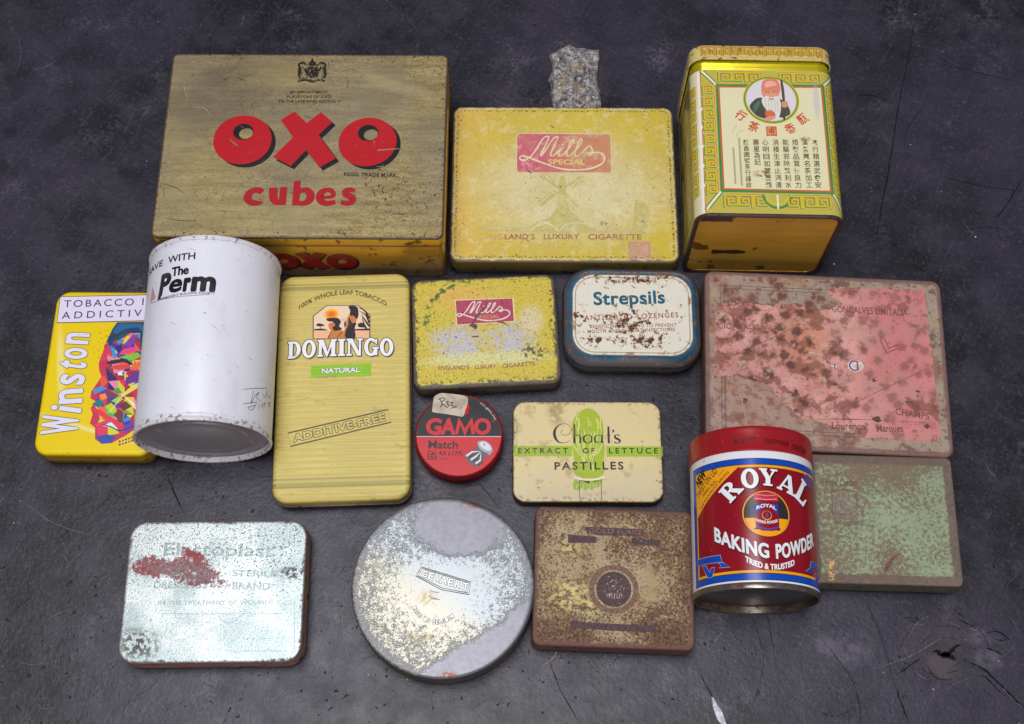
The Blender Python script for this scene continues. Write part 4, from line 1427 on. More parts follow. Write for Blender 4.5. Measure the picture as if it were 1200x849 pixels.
# ================================================================== white can lying on its side
def money_can():
    R = 40.4
    t = thing('money_can', 'white cylindrical can lying on its side with bold black lettering', 'can', (-186.4, -8.2), 1.2)
    ya, yb = -60.2, 58.6

    def wear(name, base):
        n = N(name)
        c = n.mix(n.mul(n.noise(.025, 4), .14), base, (200, 198, 206) if sum(base) > 600 else base)
        s = n.mask(.725, .22, .02, detail=5, rough=.7, off=3)
        c = n.mix(n.mul(s, .5), c, (150, 140, 136))
        e = n.sub(n.m('ABSOLUTE', n.y), 55)
        er = n.mul(n.ss(n.wob(e, 3, .2), -1, 1.5), n.mask(.58, .35, .04, detail=4, off=5))
        c = n.mix(n.mul(er, .75), c, (120, 100, 88))
        gr = n.mul(n.ss(n.noise(.03, 6, .72, st=(1, .35, 1), off=31), .5, .72), .3)
        c = n.mix(gr, c, (176, 166, 162))
        sc = n.mask(.70, .12, .012, detail=3, st=(1, 6, 1), off=33, rot=.6)
        c = n.mix(n.mul(sc, .5), c, (130, 124, 126))
        return n.done(c, n.add(n.mul(n.noise(.04, 4, off=35), .3), .2), 0, n.add(n.noise(.02, 3, off=8), n.mul(n.noise(.006, 2, off=9), 3)), .35, .002)
    bodym = wear('white_enamel', (228, 228, 236))
    rimm = wear('white_rim', (216, 212, 216))
    gm = N('grey_end_metal')
    c = gm.mix(gm.noise(.03, 4, .6, st=(1, 1, 1)), (132, 124, 130), (168, 158, 162))
    c = gm.mix(gm.mul(gm.mask(.66, .12, .02, detail=4), .5), c, (196, 188, 186))
    endm = gm.done(c, .36, .25, gm.noise(.06, 3), .2, .0006)
    lathe_y('body', [(yb - 3, R - .7), (yb - 4.5, R - .1), (yb - 6, R), (0, R), (ya + 6, R), (ya + 5, R - .35), (ya + 4, R), (ya + 3, R - .2), (ya + 2.4, R - .9)], R, bodym, t)
    lathe_y('rim', [(yb - 3.2, R - .9), (yb - 2.8, R + .3), (yb - 1.4, R + .7), (yb - .3, R + .4), (yb, R - .3), (yb - .3, R - 1.4), (yb - 3, R - 1.7)], R, rimm, t)
    lathe_y('rim', [(ya + 2.8, R - .9), (ya + 2.4, R + .1), (ya + 1.2, R + .5), (ya + .3, R + .3), (ya, R - .3), (ya + .3, R - 1.3), (ya + 3.4, R - 1.6)], R, rimm, t)
    lathe_y('end_plate', [(ya + 3.4, R - 1.55), (ya + 4.0, R - 2.6), (ya + 3.2, R - 5), (ya + 2.8, R - 9), (ya + 3.6, R - 10), (ya + 3.6, R - 13), (ya + 2.6, R - 14), (ya + 2.6, R - 20), (ya + 2.2, R - 20.6), (ya + 2.2, .5)], R, endm, t, cap1=True)
    lathe_y('end_plate', [(yb - 3.4, .5), (yb - 3.4, R - 3), (yb - 2.6, R - 1.6)], R, endm, t, cap0=True)
    a = Art('lettering', t, wear, ('cyl', R), (160, 270, 6.529))
    k = (26, 24, 28)
    a.text(k, 'SAVE', (-44.5, 42.2), (-25.8, 42.3), 4.0, 1, .025)
    a.text(k, 'WITH', (-21.5, 42.3), (-2.8, 42.3), 4.4, 1, .025)
    a.text(k, 'The', (-17.8, 32.8), (-6.1, 32.8), 5.6, 1, .05, .95)
    a.text(k, 'P', (-27.4, 22.4), (-17.6, 22.4), 12.8, 1, .07, shear=.12)
    a.poly(k, [(-28.0, 19.6), (-27.3, 24), (-24.4, 24), (-25.2, 19.6)], 3)
    a.text(k, 'e', (-18.8, 22.2), (-9.6, 22.2), 11.2, 2, .048, shear=.1)
    a.text(k, 'r', (-9.2, 21.8), (-4.0, 21.8), 11.4, 2, .075, shear=.1)
    a.text(k, 'm', (-4.2, 21.5), (10.7, 21.5), 12.2, 2, .075, shear=.05)
    a.text(k, 'PERMANENT BUILDING SOCIETY', (-24.9, 18.9), (10.4, 19.2), 1.25, 1, .01)
    a.line((90, 88, 96), [(104, 560), (140, 550), (250, 520), (420, 502), (560, 494)], .28, 1, tr=True)
    a.line((150, 148, 152), [(510, 634), (534, 634)], .5, 2, tr=True)
    a.build()
    e = a.sub('triangle_emblem')
    e.poly((196, 140, 128), [(106, 552), (124, 430), (148, 520)], 2, tr=True)
    for i in range(5):
        e.line((222, 190, 180), [(108 + i * 2, 540 - i * 20), (144 - i * 3, 516 - i * 14)], .3, 3, tr=True)
    e.build()
    s = a.sub('signature').view(30, 270, 2.98)
    for pts in ([(760, 556), (842, 552)], [(796, 560), (786, 606), (800, 580), (816, 566), (806, 584), (820, 596)], [(826, 570), (836, 584), (842, 566)], [(842, 560), (848, 586), (856, 574)],
                [(760, 606), (780, 604), (810, 600)], [(806, 606), (790, 628), (776, 620), (800, 612)], [(816, 606), (814, 626)], [(826, 600), (824, 618), (836, 602), (832, 618)], [(844, 604), (856, 602), (846, 612), (856, 616)]):
        s.line((84, 82, 90), pts, .3, 1, tr=True, smooth=3)
    s.build()


money_can()

# ================================================================== tall pale yellow ribbed tin
def ribbed_tin():
    w, d, h, r = 84.6, 153.0, 17, 9.5
    t = thing('tobacco_tin', 'tall pale yellow tin with fine horizontal stripes and a sunset picture', 'tin', (-106.6, -21.4), 1.9)

    def wear(name, base):
        n = N(name)
        isb = base == (212, 192, 106)
        c = base
        if isb:
            wv = n.m('SINE', n.mul(n.add(n.y, n.mul(n.noise(.02, 2), 2)), 6.283 / 4.1))
            c = n.mix(n.mul(n.mul(n.ss(wv, .1, .95), n.ss(n.noise(.035, 4, .6, off=51), .3, .6)), .8), base, (182, 162, 80))
            c = n.mix(n.mul(n.noise(.03, 4), .3), c, (192, 174, 92))
            for y_, k in ((69.5, .6), (66.6, 1.4), (-62, .6), (-66.0, 1.5)):
                c = n.mix(n.mul(n.ss(n.m('ABSOLUTE', n.sub(n.y, y_)), k + .3, k - .2), .7), c, (140, 134, 62))
        dirt = n.mask(.62, .06, .06, detail=6, rough=.75, st=(1, 2, 1), off=4)
        c = n.mix(n.mul(dirt, .45), c, (140, 122, 76))
        s = n.mask(.725, .35, .02, detail=4, off=7)
        c = n.mix(n.mul(s, .7), c, (86, 66, 44))
        e = n.edge(w, d, r)
        c = n.mix(n.mul(n.ss(n.wob(e, 1.6, .2), 1.0, .2), .5), c, (150, 130, 76))
        h_ = n.add(n.mul(n.m('SINE', n.mul(n.y, 6.283 / 4.1)), .5), n.mul(n.noise(.03, 2), 2)) if isb else n.noise(.03, 2)
        return n.done(c, .38, 0, h_, .25, .0005)
    side = metal_side('olive_brown_side', (120, 100, 60), (84, 66, 44), .4)
    lm = wear('pale_yellow_lid', (212, 192, 106))
    loft('body', w - 1.0, d - 1.0, r, [(0, 9), (0, 7.2), (-.8, 6.9), (-1.0, 6.2), (-.8, 5.6), (0, 5.3), (0, 1.2), (.8, .2), (1.4, 0)], side, t)
    loft('lid', w, d, r, [(3.4, h - .02)] + bevel_top(h, 3.0, 6) + [(0, 8.6), (.9, 8.4)], lm, t)
    loft('bead', w + 1.0, d + 1.0, r + .5, [(.5, 8.5), (0, 8.2), (0, 7.4), (.5, 7.1)], metal_side('bead_metal', (176, 150, 140), (120, 100, 96), .6), t, cap0=False, cap1=False)
    a = Art('picture', t, wear, top(h), (325, 340, 7.72))
    sky, frm = (238, 210, 176), (92, 84, 60)
    octo = [(330, 440), (330, 240), (450, 146), (730, 144), (832, 230), (832, 440)]
    grow = lambda q, k: [(580 + (x - 580) * k, 300 + (y - 300) * k) for x, y in q]
    a.poly(frm, grow(octo, 1.04), 1, tr=True)
    a.poly(sky, octo, 2, tr=True)
    for q, col in ((1.0, (250, 190, 60)), (.75, (246, 150, 30)), (.45, (240, 110, 30))):
        c0 = a.T((490, 222))
        a.disc(col, c0[0], c0[1], 4.7 * q, 3.9 * q, 3 + int(3 - 3 * q))
    a.poly((240, 184, 140), [(332, 368), (832, 368), (832, 440), (332, 440)], 3, tr=True)
    dk = (34, 28, 32)
    a.poly(dk, [(332, 356), (400, 350), (450, 360), (450, 368), (332, 368)], 4, tr=True)
    a.poly(dk, [(690, 356), (832, 350), (832, 368), (690, 368)], 4, tr=True)
    a.shape(dk, [(350, 320), (372, 304), (400, 308), (430, 322), (400, 330), (372, 330)], 4)
    a.line(dk, [(388, 325), (390, 358)], .3, 4, tr=True)
    a.shape(dk, [(730, 310), (760, 298), (790, 318), (800, 340), (760, 340), (735, 335)], 4)
    for q in ([(832, 300), (800, 230), (740, 190)], [(832, 260), (790, 190), (730, 160)], [(832, 330), (790, 270), (760, 220)], [(810, 360), (780, 300), (770, 250)]):
        a.line(dk, q, [1.3, .9, .2], 5, tr=True, smooth=4)
    skin = (206, 124, 56)
    a.shape(skin, [(462, 318), (480, 300), (520, 300), (545, 340), (600, 380), (625, 440), (460, 438), (490, 380), (470, 350)], 5)
    a.shape(dk, [(445, 262), (500, 254), (550, 258), (575, 290), (560, 330), (585, 355), (520, 372), (500, 340), (525, 320), (500, 290), (460, 285)], 6)
    a.line(dk, [(490, 375), (462, 436)], .5, 6, tr=True)
    a.line((110, 60, 30), [(585, 385), (540, 430)], .6, 6, tr=True)
    a.shape(skin, [(640, 240), (690, 225), (718, 260), (700, 330), (690, 436), (590, 436), (620, 330)], 7)
    a.shape(dk, [(644, 152), (690, 146), (725, 160), (735, 220), (720, 264), (690, 236), (655, 232), (660, 190)], 8)
    a.shape(dk, [(650, 250), (676, 300), (714, 300), (700, 350), (704, 438), (620, 436), (616, 380), (640, 320)], 8)
    a.poly(dk, [(604, 300), (622, 276), (620, 330), (606, 340)], 8, tr=True)
    a.build()
    l = a.sub('lettering', z0=.2)
    # arched line above the picture
    P0, P1 = l.T((196, 180)), l.T((990, 150))
    arch = lambda X, Y, L: (X, Y + 10.5 * (1 - (2 * X / L - 1) ** 2) * .92)
    l.text((104, 92, 56), '100% WHOLE LEAF TOBACCO', P0, P1, 3.1, 2, .02, bend=arch)
    # name in white slab letters with a dark shade
    Q0, Q1 = l.T((92, 626)), l.T((1050, 596))
    cap = float(np.linalg.norm(l.T((92, 626)) - l.T((88, 472))))
    sag = lambda X, Y, L: (X, Y * (1 + .0 * X) + 0.9 * (4 * (X / L) * (1 - X / L)) * (1.0))
    l.text(WHITE, 'DOMINGO', Q0, Q1, cap, 4, slab=True, gap=.05, bend=sag, outline=((70, 62, 60), .5), shadow=((70, 62, 60), .75, -.75, 4))
    l.build()
    g = a.sub('green_banner', z0=.2)
    R = random.Random(1)
    tp = [(305 + i * 545 / 14, 686 - i * 1.7 + R.uniform(-4, 4)) for i in range(15)]
    bt = [(845 - i * 545 / 14, 776 + i * 1.4 + R.uniform(-4, 4)) for i in range(15)]
    g.poly((146, 196, 20), tp + bt, 1, tr=True)
    for y in (702, 730, 758):
        g.line((120, 176, 20), [(312, y + 4), (400, y)], .5, 2, tr=True)
        g.line((120, 176, 20), [(770, y - 8), (840, y - 10)], .5, 2, tr=True)
    g.text(WHITE, 'NATURAL', (400, 756), (748, 744), 42, 4, .05, .95, tr=True, outline=((50, 80, 20), .28), shadow=((50, 80, 20), .2, -.3, 2))
    g.build()
    s = a.sub('stamped_lettering').view(330, 470, 8.571)
    ol = (72, 60, 38)
    q = [(62, 325), (1070, 88), (1100, 215), (88, 458)]
    s.line(ol, q, .55, 1, tr=True, closed=True)
    s.text((214, 194, 110), 'ADDITIVE-FREE', (122, 412), (1046, 196), 70, 4, .05, 1.0, tr=True, outline=(ol, .38))
    s.build()


ribbed_tin()

# ================================================================== cream lozenge tin with blue border
def lozenge_tin():
    w, d, h, r = 88.5, 69.0, 20, 18
    t = thing('lozenge_tin', 'rust spotted cream lozenge tin with rounded corners and blue border', 'tin', (77.2, 24.6), -.9)

    def wear(name, base):
        n = N(name)
        c = base
        inx = n.edge(76.4, 56, 14)
        if base == (228, 224, 208):
            border = n.ss(inx, .25, -.25)
            c = n.mix(n.mul(n.noise(.06, 4), .4), base, (214, 204, 176))
            bl = n.mix(n.mask(.5, .05, .15, detail=4, off=2), (34, 78, 100), (52, 100, 122))
            bl = n.mix(n.mask(.52, .10, .08, detail=6, rough=.7, off=4), bl, (82, 80, 86))
            e = n.edge(w, d, r)
            bl = n.mix(n.ss(n.wob(e, 3.5, .2), 3.2, 1.8), bl, (92, 84, 84))
            c = n.mix(border, c, bl)
            ln = n.ss(n.m('ABSOLUTE', n.sub(inx, 1.7)), .5, .2)
            c = n.mix(n.mul(ln, .7), c, (140, 110, 66))
            rusty = n.mul(n.ss(n.m('ABSOLUTE', n.wob(n.sub(inx, .9), 3, .2)), 1.6, .6), n.mask(.56, .13, .07, detail=5, off=8))
            c = n.mix(n.mul(rusty, .8), c, (150, 90, 44))
        cl = n.mx(n.mx(n.ell(-4, -6, 14, 9, .9, .5, .1), n.ell(6, -18, 17, 5, .9, .5, .1)), n.mx(n.mul(n.ell(0, 26, 28, 5, .8, .6), .75), n.mx(n.mul(n.ell(-24, -18, 8, 4, .8), .9), n.mul(n.ell(-34, -4, 5, 8, .8), .7))))
        thr = n.sub(.635, n.mul(cl, .15))
        nz = n.noise(.24, 6, .72, off=11)
        rs = n.ss(n.sub(nz, thr), -.01, .025)
        halo = n.ss(n.sub(nz, thr), -.06, .0)
        c = n.mix(n.mul(halo, .5), c, (186, 140, 84))
        c = n.mix(rs, c, n.mix(n.noise(.6, 3, off=2), (52, 32, 26), (120, 76, 48)))
        return n.done(c, n.mixf(rs, .34, .8), 0, n.add(n.mul(n.noise(.03, 2), 1), n.mul(rs, .5)), .4, .0005)
    side = metal_side('rusty_lower_side', (150, 122, 78), (96, 74, 52), .4, .45)
    rim = metal_side('blue_worn_rim', (60, 84, 98), (86, 80, 80), .3, .42, (60, 46, 42), .55)
    lm = wear('cream_blue_lid', (228, 224, 208))
    loft('body', w - 3.4, d - 3.4, r - 1.6, [(0, 11), (0, 1.5), (.8, .3), (2, 0)], side, t, 12)
    loft('lid', w, d, r, [(5.4, h), (5.0, h + .45), (4.4, h + .6), (3.8, h + .2), (3.0, h - .5), (2.0, h - 1.6), (.9, h - 3.0), (.2, h - 5), (0, h - 6.5), (0, 10), (.5, 9.3), (1.5, 9.2)], lm, t, 12)
    loft('lid_skirt', w + .3, d + .3, r + .1, [(.3, h - 4.6), (0, h - 6), (0, 11), (-.3, 10.6), (-.3, 9.8), (.2, 9.2)], rim, t, 12, False, False)
    a = Art('lettering', t, wear, top(h), (640, 300, 5.662))
    teal = (28, 92, 112)
    a.text(teal, 'Strepsils', (316, 326), (790, 314), 82, 2, .035, 1.05, tr=True)
    rd = (168, 58, 60)
    a.text(rd, 'ANTISEPTIC', (254, 428), (566, 420), 32, 1, .012, 1.25, tr=True)
    a.text(rd, 'LOZENGES', (606, 418), (878, 408), 32, 1, .012, 1.25, tr=True)
    sm = (150, 84, 74)
    a.text(sm, 'BENEFICIAL IN AIDING TO PREVENT', (290, 480), (866, 470), 22, 1, .006, 1.1, tr=True)
    a.text(sm, 'MOUTH AND THROAT INFECTIONS', (276, 514), (856, 500), 22, 1, .006, 1.1, tr=True)
    a.text(sm, 'TWENTY-FOUR', (400, 180), (736, 176), 20, 1, .006, 1.2, tr=True)
    a.build()
    f = Art('side_lettering', t, lambda nm, b: N(nm).done(b, .5), ('plane', (0, -d / 2 + 1.7, 5.0), (1, 0, 0), (0, 0, 1), (0, -1, 0)), z0=.1)
    f.text((58, 44, 34), 'Strepsils', (-12, -1.8), (14, -1.8), 3.6, 1, .03, 1.2)
    f.build()


lozenge_tin()

# ================================================================== rusty tin with torn pink label, green rusty tin
def cigar_tin():
    w, d, h, r = 151.6, 119.4, 24, 6
    t = thing('cigar_tin', 'large rusty tin with a torn stained pink paper label', 'tin', (197.3, -9.1), -2.9)

    def rusts(n, c, k=1.0):
        big = n.mask(.56, .045, .07, detail=6, rough=.72, off=5)
        c = n.mix(n.mul(big, .75 * k), c, (138, 92, 72))
        sp = n.mask(.575, .12, .035, detail=5, rough=.7, off=9)
        c = n.mix(n.mul(sp, .75 * k), c, (104, 70, 60))
        sm = n.mask(.62, .40, .03, detail=4, rough=.7, off=12)
        return n.mix(n.mul(sm, .7 * k), c, (92, 62, 54)), n.mx(sp, sm)

    n = N('rusty_pale_lid')
    c = n.mix(n.noise(.05, 5, .7, off=1), (138, 118, 104), (178, 162, 146))
    c = n.mix(n.mul(n.mask(.55, .08, .06, detail=5, off=2), .6), c, (176, 150, 116))
    c, s = rusts(n, c)
    vd = n.add(n.vor(.10, 8), n.mul(n.sub(n.noise(.3, 4, off=42), .5), .9))
    vm = n.mul(n.ss(n.wob(n.x, 40, .03), 60, -10), n.mask(.45, .05, .1, off=44))
    c = n.mix(n.mul(n.mul(n.ss(vd, .62, .3), vm), .5), c, (150, 98, 82))
    c = n.mix(n.mul(n.mul(n.ss(vd, .36, .18), vm), .8), c, (92, 62, 56))
    c = n.mix(n.mul(n.ell(-40, -25, 50, 40, .7, .6, .04), .3), c, (190, 136, 122))
    e = n.edge(w, d, r)
    for dd in (10.2, 12.4):
        c = n.mix(n.mul(n.ss(n.m('ABSOLUTE', n.sub(e, dd)), .45, .2), .55), c, (92, 74, 66))
    c = n.mix(n.ss(n.wob(e, 3, .12), 3.8, 2.2), c, n.mix(n.noise(.2, 4), (104, 78, 72), (146, 112, 104)))
    lm = n.done(c, .55, .1, n.add(n.mul(n.noise(.25, 4), .8), n.mul(s, .6)), .5, .0005)
    side = metal_side('brown_rust_side', (110, 80, 70), (70, 50, 46), .2, .6)
    flat_tin(t, w, d, h, r, lm, side, 9, 1.5, side)

    def pw(name, base):
        n = N(name)
        c = n.mix(n.ss(n.noise(.03, 5, .65, off=1), .35, .65), (200, 138, 128), (222, 164, 154)) if base == (206, 132, 130) else base
        if base == (206, 132, 130):
            c = n.mix(n.mul(n.ss(n.wob(n.x, 60, .02), -4, 50), .7), c, (202, 116, 118))
            c = n.mix(n.mul(n.ell(-14, 18, 16, 20, .6, .7, .05), .65), c, (202, 134, 98))
            c = n.mix(n.mul(n.mask(.55, .06, .08, detail=6, off=3), .4), c, (178, 140, 128))
        blot = n.noise(.085, 4, .6, off=7)
        lft = n.ss(n.wob(n.x, 40, .03), 46, -10)
        tr_ = n.mul(n.ell(58, 42, 24, 16, .6, .6, .06), .9)
        rb = n.mul(n.ell(55, -30, 20, 16, .6, .7, .06), .9)
        thr = n.sub(.64, n.mul(n.mx(lft, n.mx(tr_, rb)), .115))
        bl = n.ss(n.sub(blot, thr), -.02, .07)
        c = n.mix(n.mul(bl, .8), c, n.mix(n.noise(.3, 4, off=2), (112, 70, 64), (158, 100, 86)))
        s2 = n.mx(n.mul(n.mask(.59, .22, .04, detail=5, rough=.7, off=13), n.mx(lft, tr_)), n.mul(n.mask(.66, .5, .03, detail=4, off=18), .8))
        c = n.mix(n.mul(s2, .7), c, (108, 74, 62))
        vd = n.add(n.vor(.11, 3), n.mul(n.sub(n.noise(.35, 5, .7, off=41), .5), 1.0))
        vm = n.mul(n.mx(lft, .5), n.mask(.36, .05, .10, off=43))
        ring = n.mul(n.ss(vd, .62, .3), vm)
        c = n.mix(n.mul(ring, .55), c, (150, 96, 74))
        c = n.mix(n.mul(n.mul(n.ss(vd, .40, .22), vm), .8), c, (92, 62, 58))
        fl = n.mul(n.mask(.61, .09, .03, detail=5, rough=.7, off=17), lft)
        c = n.mix(n.mul(fl, .6), c, (196, 178, 152))
        return n.done(c, .75, 0, n.add(n.mul(n.noise(.08, 5, .7), 1.2), bl), .6, .0007, .2)
    a = Art('paper_label', t, pw, top(h), (815, 305, 3.5375), z0=.12)
    R = random.Random(9)

    def torn(q, amp):
        o = []
        for i in range(len(q)):
            p0, p1 = np.array(q[i], float), np.array(q[(i + 1) % len(q)], float)
            L = np.linalg.norm(p1 - p0)
            k = max(1, int(L / 7))
            for j in range(k):
                o.append(tuple(p0 + (p1 - p0) * j / k + np.array([R.gauss(0, amp), R.gauss(0, amp)])))
        return o
    lab = torn([(82, 185), (180, 172), (300, 190), (420, 178), (470, 205), (560, 205), (610, 182), (545, 135), (556, 112), (700, 116), (900, 122), (952, 126), (962, 250), (980, 420), (1000, 580), (1018, 735), (960, 755), (900, 752),
                (800, 742), (690, 738), (620, 700), (560, 690), (500, 662), (440, 660), (380, 600), (300, 520), (240, 498), (150, 480), (82, 488)], 3)
    a.poly((206, 132, 130), lab, 1, tr=True)
    ink = (124, 78, 80)
    tx = lambda *p, **k: a.text(*p, tr=True, **k)
    tx(ink, 'COMPANHIA', (134, 190), (250, 196), 22, 2, .01)
    tx(ink, 'DE', (152, 246), (206, 250), 24, 2, .01)
    tx(ink, 'CIGARROS', (92, 284), (266, 290), 22, 2, .01)
    tx(ink, 'GONCALVES LIMITADA', (566, 216), (880, 232), 26, 2, .015)
    tx(ink, 'CHAMPS', (828, 640), (968, 662), 26, 2, .012)
    tx(ink, 'Lourenco', (566, 700), (706, 704), 28, 2, .02)
    tx(ink, 'Marques', (752, 712), (862, 712), 28, 2, .02)
    a.line(ink, [(120, 204), (310, 210)], .3, 2, tr=True)
    a.line(ink, [(560, 656), (760, 664), (970, 676)], .3, 2, tr=True)
    a.line(ink, [(104, 420), (260, 350), (410, 280)], .35, 2, tr=True)
    a.line(ink, [(580, 630), (780, 535), (960, 450)], .35, 2, tr=True)
    a.line(ink, [(500, 660), (680, 662)], .3, 2, tr=True)
    # outline letter L
    a.line((140, 74, 78), [(766, 330), (784, 328), (802, 366), (836, 352), (842, 366), (792, 386)], .5, 2, tr=True, closed=True)
    for cx, cy, rx in ((664, 440, 36), (570, 442, 16)):
        p = a.T((cx, cy))
        a.disc((222, 206, 196), p[0], p[1], rx * .14, rx * .11, 2)
        a.ring((92, 72, 120), p[0] - .6, p[1] + .2, rx * .1, rx * .075, 3, 40, 320)
        a.line((92, 72, 120), [(p[0] + 1, p[1] + 2), (p[0] + 1.2, p[1] - 2)], .8, 4)
    a.line((186, 186, 180), [(444, 380), (490, 386), (540, 406)], [.4, 1.2, .4], 2, tr=True)
    for (x, y, k) in ((418, 625, 26), (415, 545, 20), (740, 500, 22), (755, 660, 34), (890, 590, 30), (920, 545, 20), (580, 515, 20), (205, 585, 24), (960, 690, 22)):
        p = a.T((x, y))
        q = [(p[0] + k * .09 * R.uniform(.3, 1.3) * math.cos(i * .7), p[1] + k * .07 * R.uniform(.5, 1.2) * math.sin(i * .7)) for i in range(9)]
        a.poly((98, 70, 62), cr(q, 3, True), 2)
    a.build()


def green_tin():
    w, d, h, r = 89.0, 79.5, 22.5, 3.5
    t = thing('cigarette_tin', 'flat pale green tin flecked all over with brown rust, beside the baking powder can', 'tin', (222.5, -110.5), -1.7)

    def wear(name, base):
        n = N(name)
        g = n.mix(n.noise(.05, 4, off=1), (130, 144, 112), (160, 174, 140)) if base == (136, 150, 110) else base
        big = n.noise(.035, 4, .6, off=3)
        top_ = n.ss(n.add(n.y, n.mul(n.sub(big, .5), 60)), -6, 46)
        thr = n.sub(.505, n.add(n.mul(top_, .05), n.mul(n.sub(big, .5), .40)))
        rs = n.ss(n.sub(n.noise(.42, 7, .8, off=5), thr), -.05, .07)
        c = n.mix(n.mul(rs, .85), g, n.mix(n.noise(.3, 3), (104, 74, 66), (134, 98, 78)))
        c = n.mix(n.mul(n.mul(top_, n.mask(.5, .12, .1, off=8)), .45), c, (124, 112, 84))
        e = n.edge(w, d, r)
        band = n.ss(n.wob(e, 3.2, .25, off=9), 6.4, 5.0)
        c = n.mix(n.mul(band, .9), c, n.mix(n.noise(.15, 5, .7), (92, 74, 70), (128, 108, 96)))
        cr_ = n.mul(n.ell(-22, 6, 8, 9, .2, .4, .2), n.mask(.42, .4, .1))
        c = n.mix(n.mul(cr_, .6), c, n.mix(n.noise(.5, 3, off=4), (92, 72, 66), (160, 140, 132)))
        yl = n.mul(n.rect(-34.5, -31, -38, -26, 1), n.mask(.5, .6, .06))
        c = n.mix(yl, c, (214, 172, 110))
        return n.done(c, .55, .1, n.add(n.mul(n.noise(.3, 4), .6), n.mul(rs, .5)), .45, .0005)
    side = metal_side('dark_green_side', (86, 92, 68), (70, 56, 50), .2, .6)
    flat_tin(t, w, d, h, r, wear('green_rust_lid', (136, 150, 110)), side, 6, 1.2, side, .6)
    a = Art('faded_lettering', t, wear, top(h), (800, 490, 3.529))
    dk = (92, 88, 72)
    a.text(dk, 'Three', (572, 276), (640, 280), 26, 1, .02, tr=True)
    a.text(dk, 'Castles', (650, 280), (720, 282), 26, 1, .02, tr=True)
    a.text(dk, "W.D.", (630, 240), (684, 240), 18, 1, .01, tr=True)
    a.text(dk, 'CIGARETTES', (630, 440), (740, 444), 14, 1, .01, tr=True)
    a.line((112, 96, 88), [(616, 304), (660, 296), (716, 304), (720, 380), (690, 400), (620, 392)], .6, 1, tr=True, closed=True)
    a.line((112, 70, 56), [(836, 634), (870, 580), (900, 560)], [2.4, 2, .4], 1, tr=True)
    a.build()


cigar_tin()
green_tin()

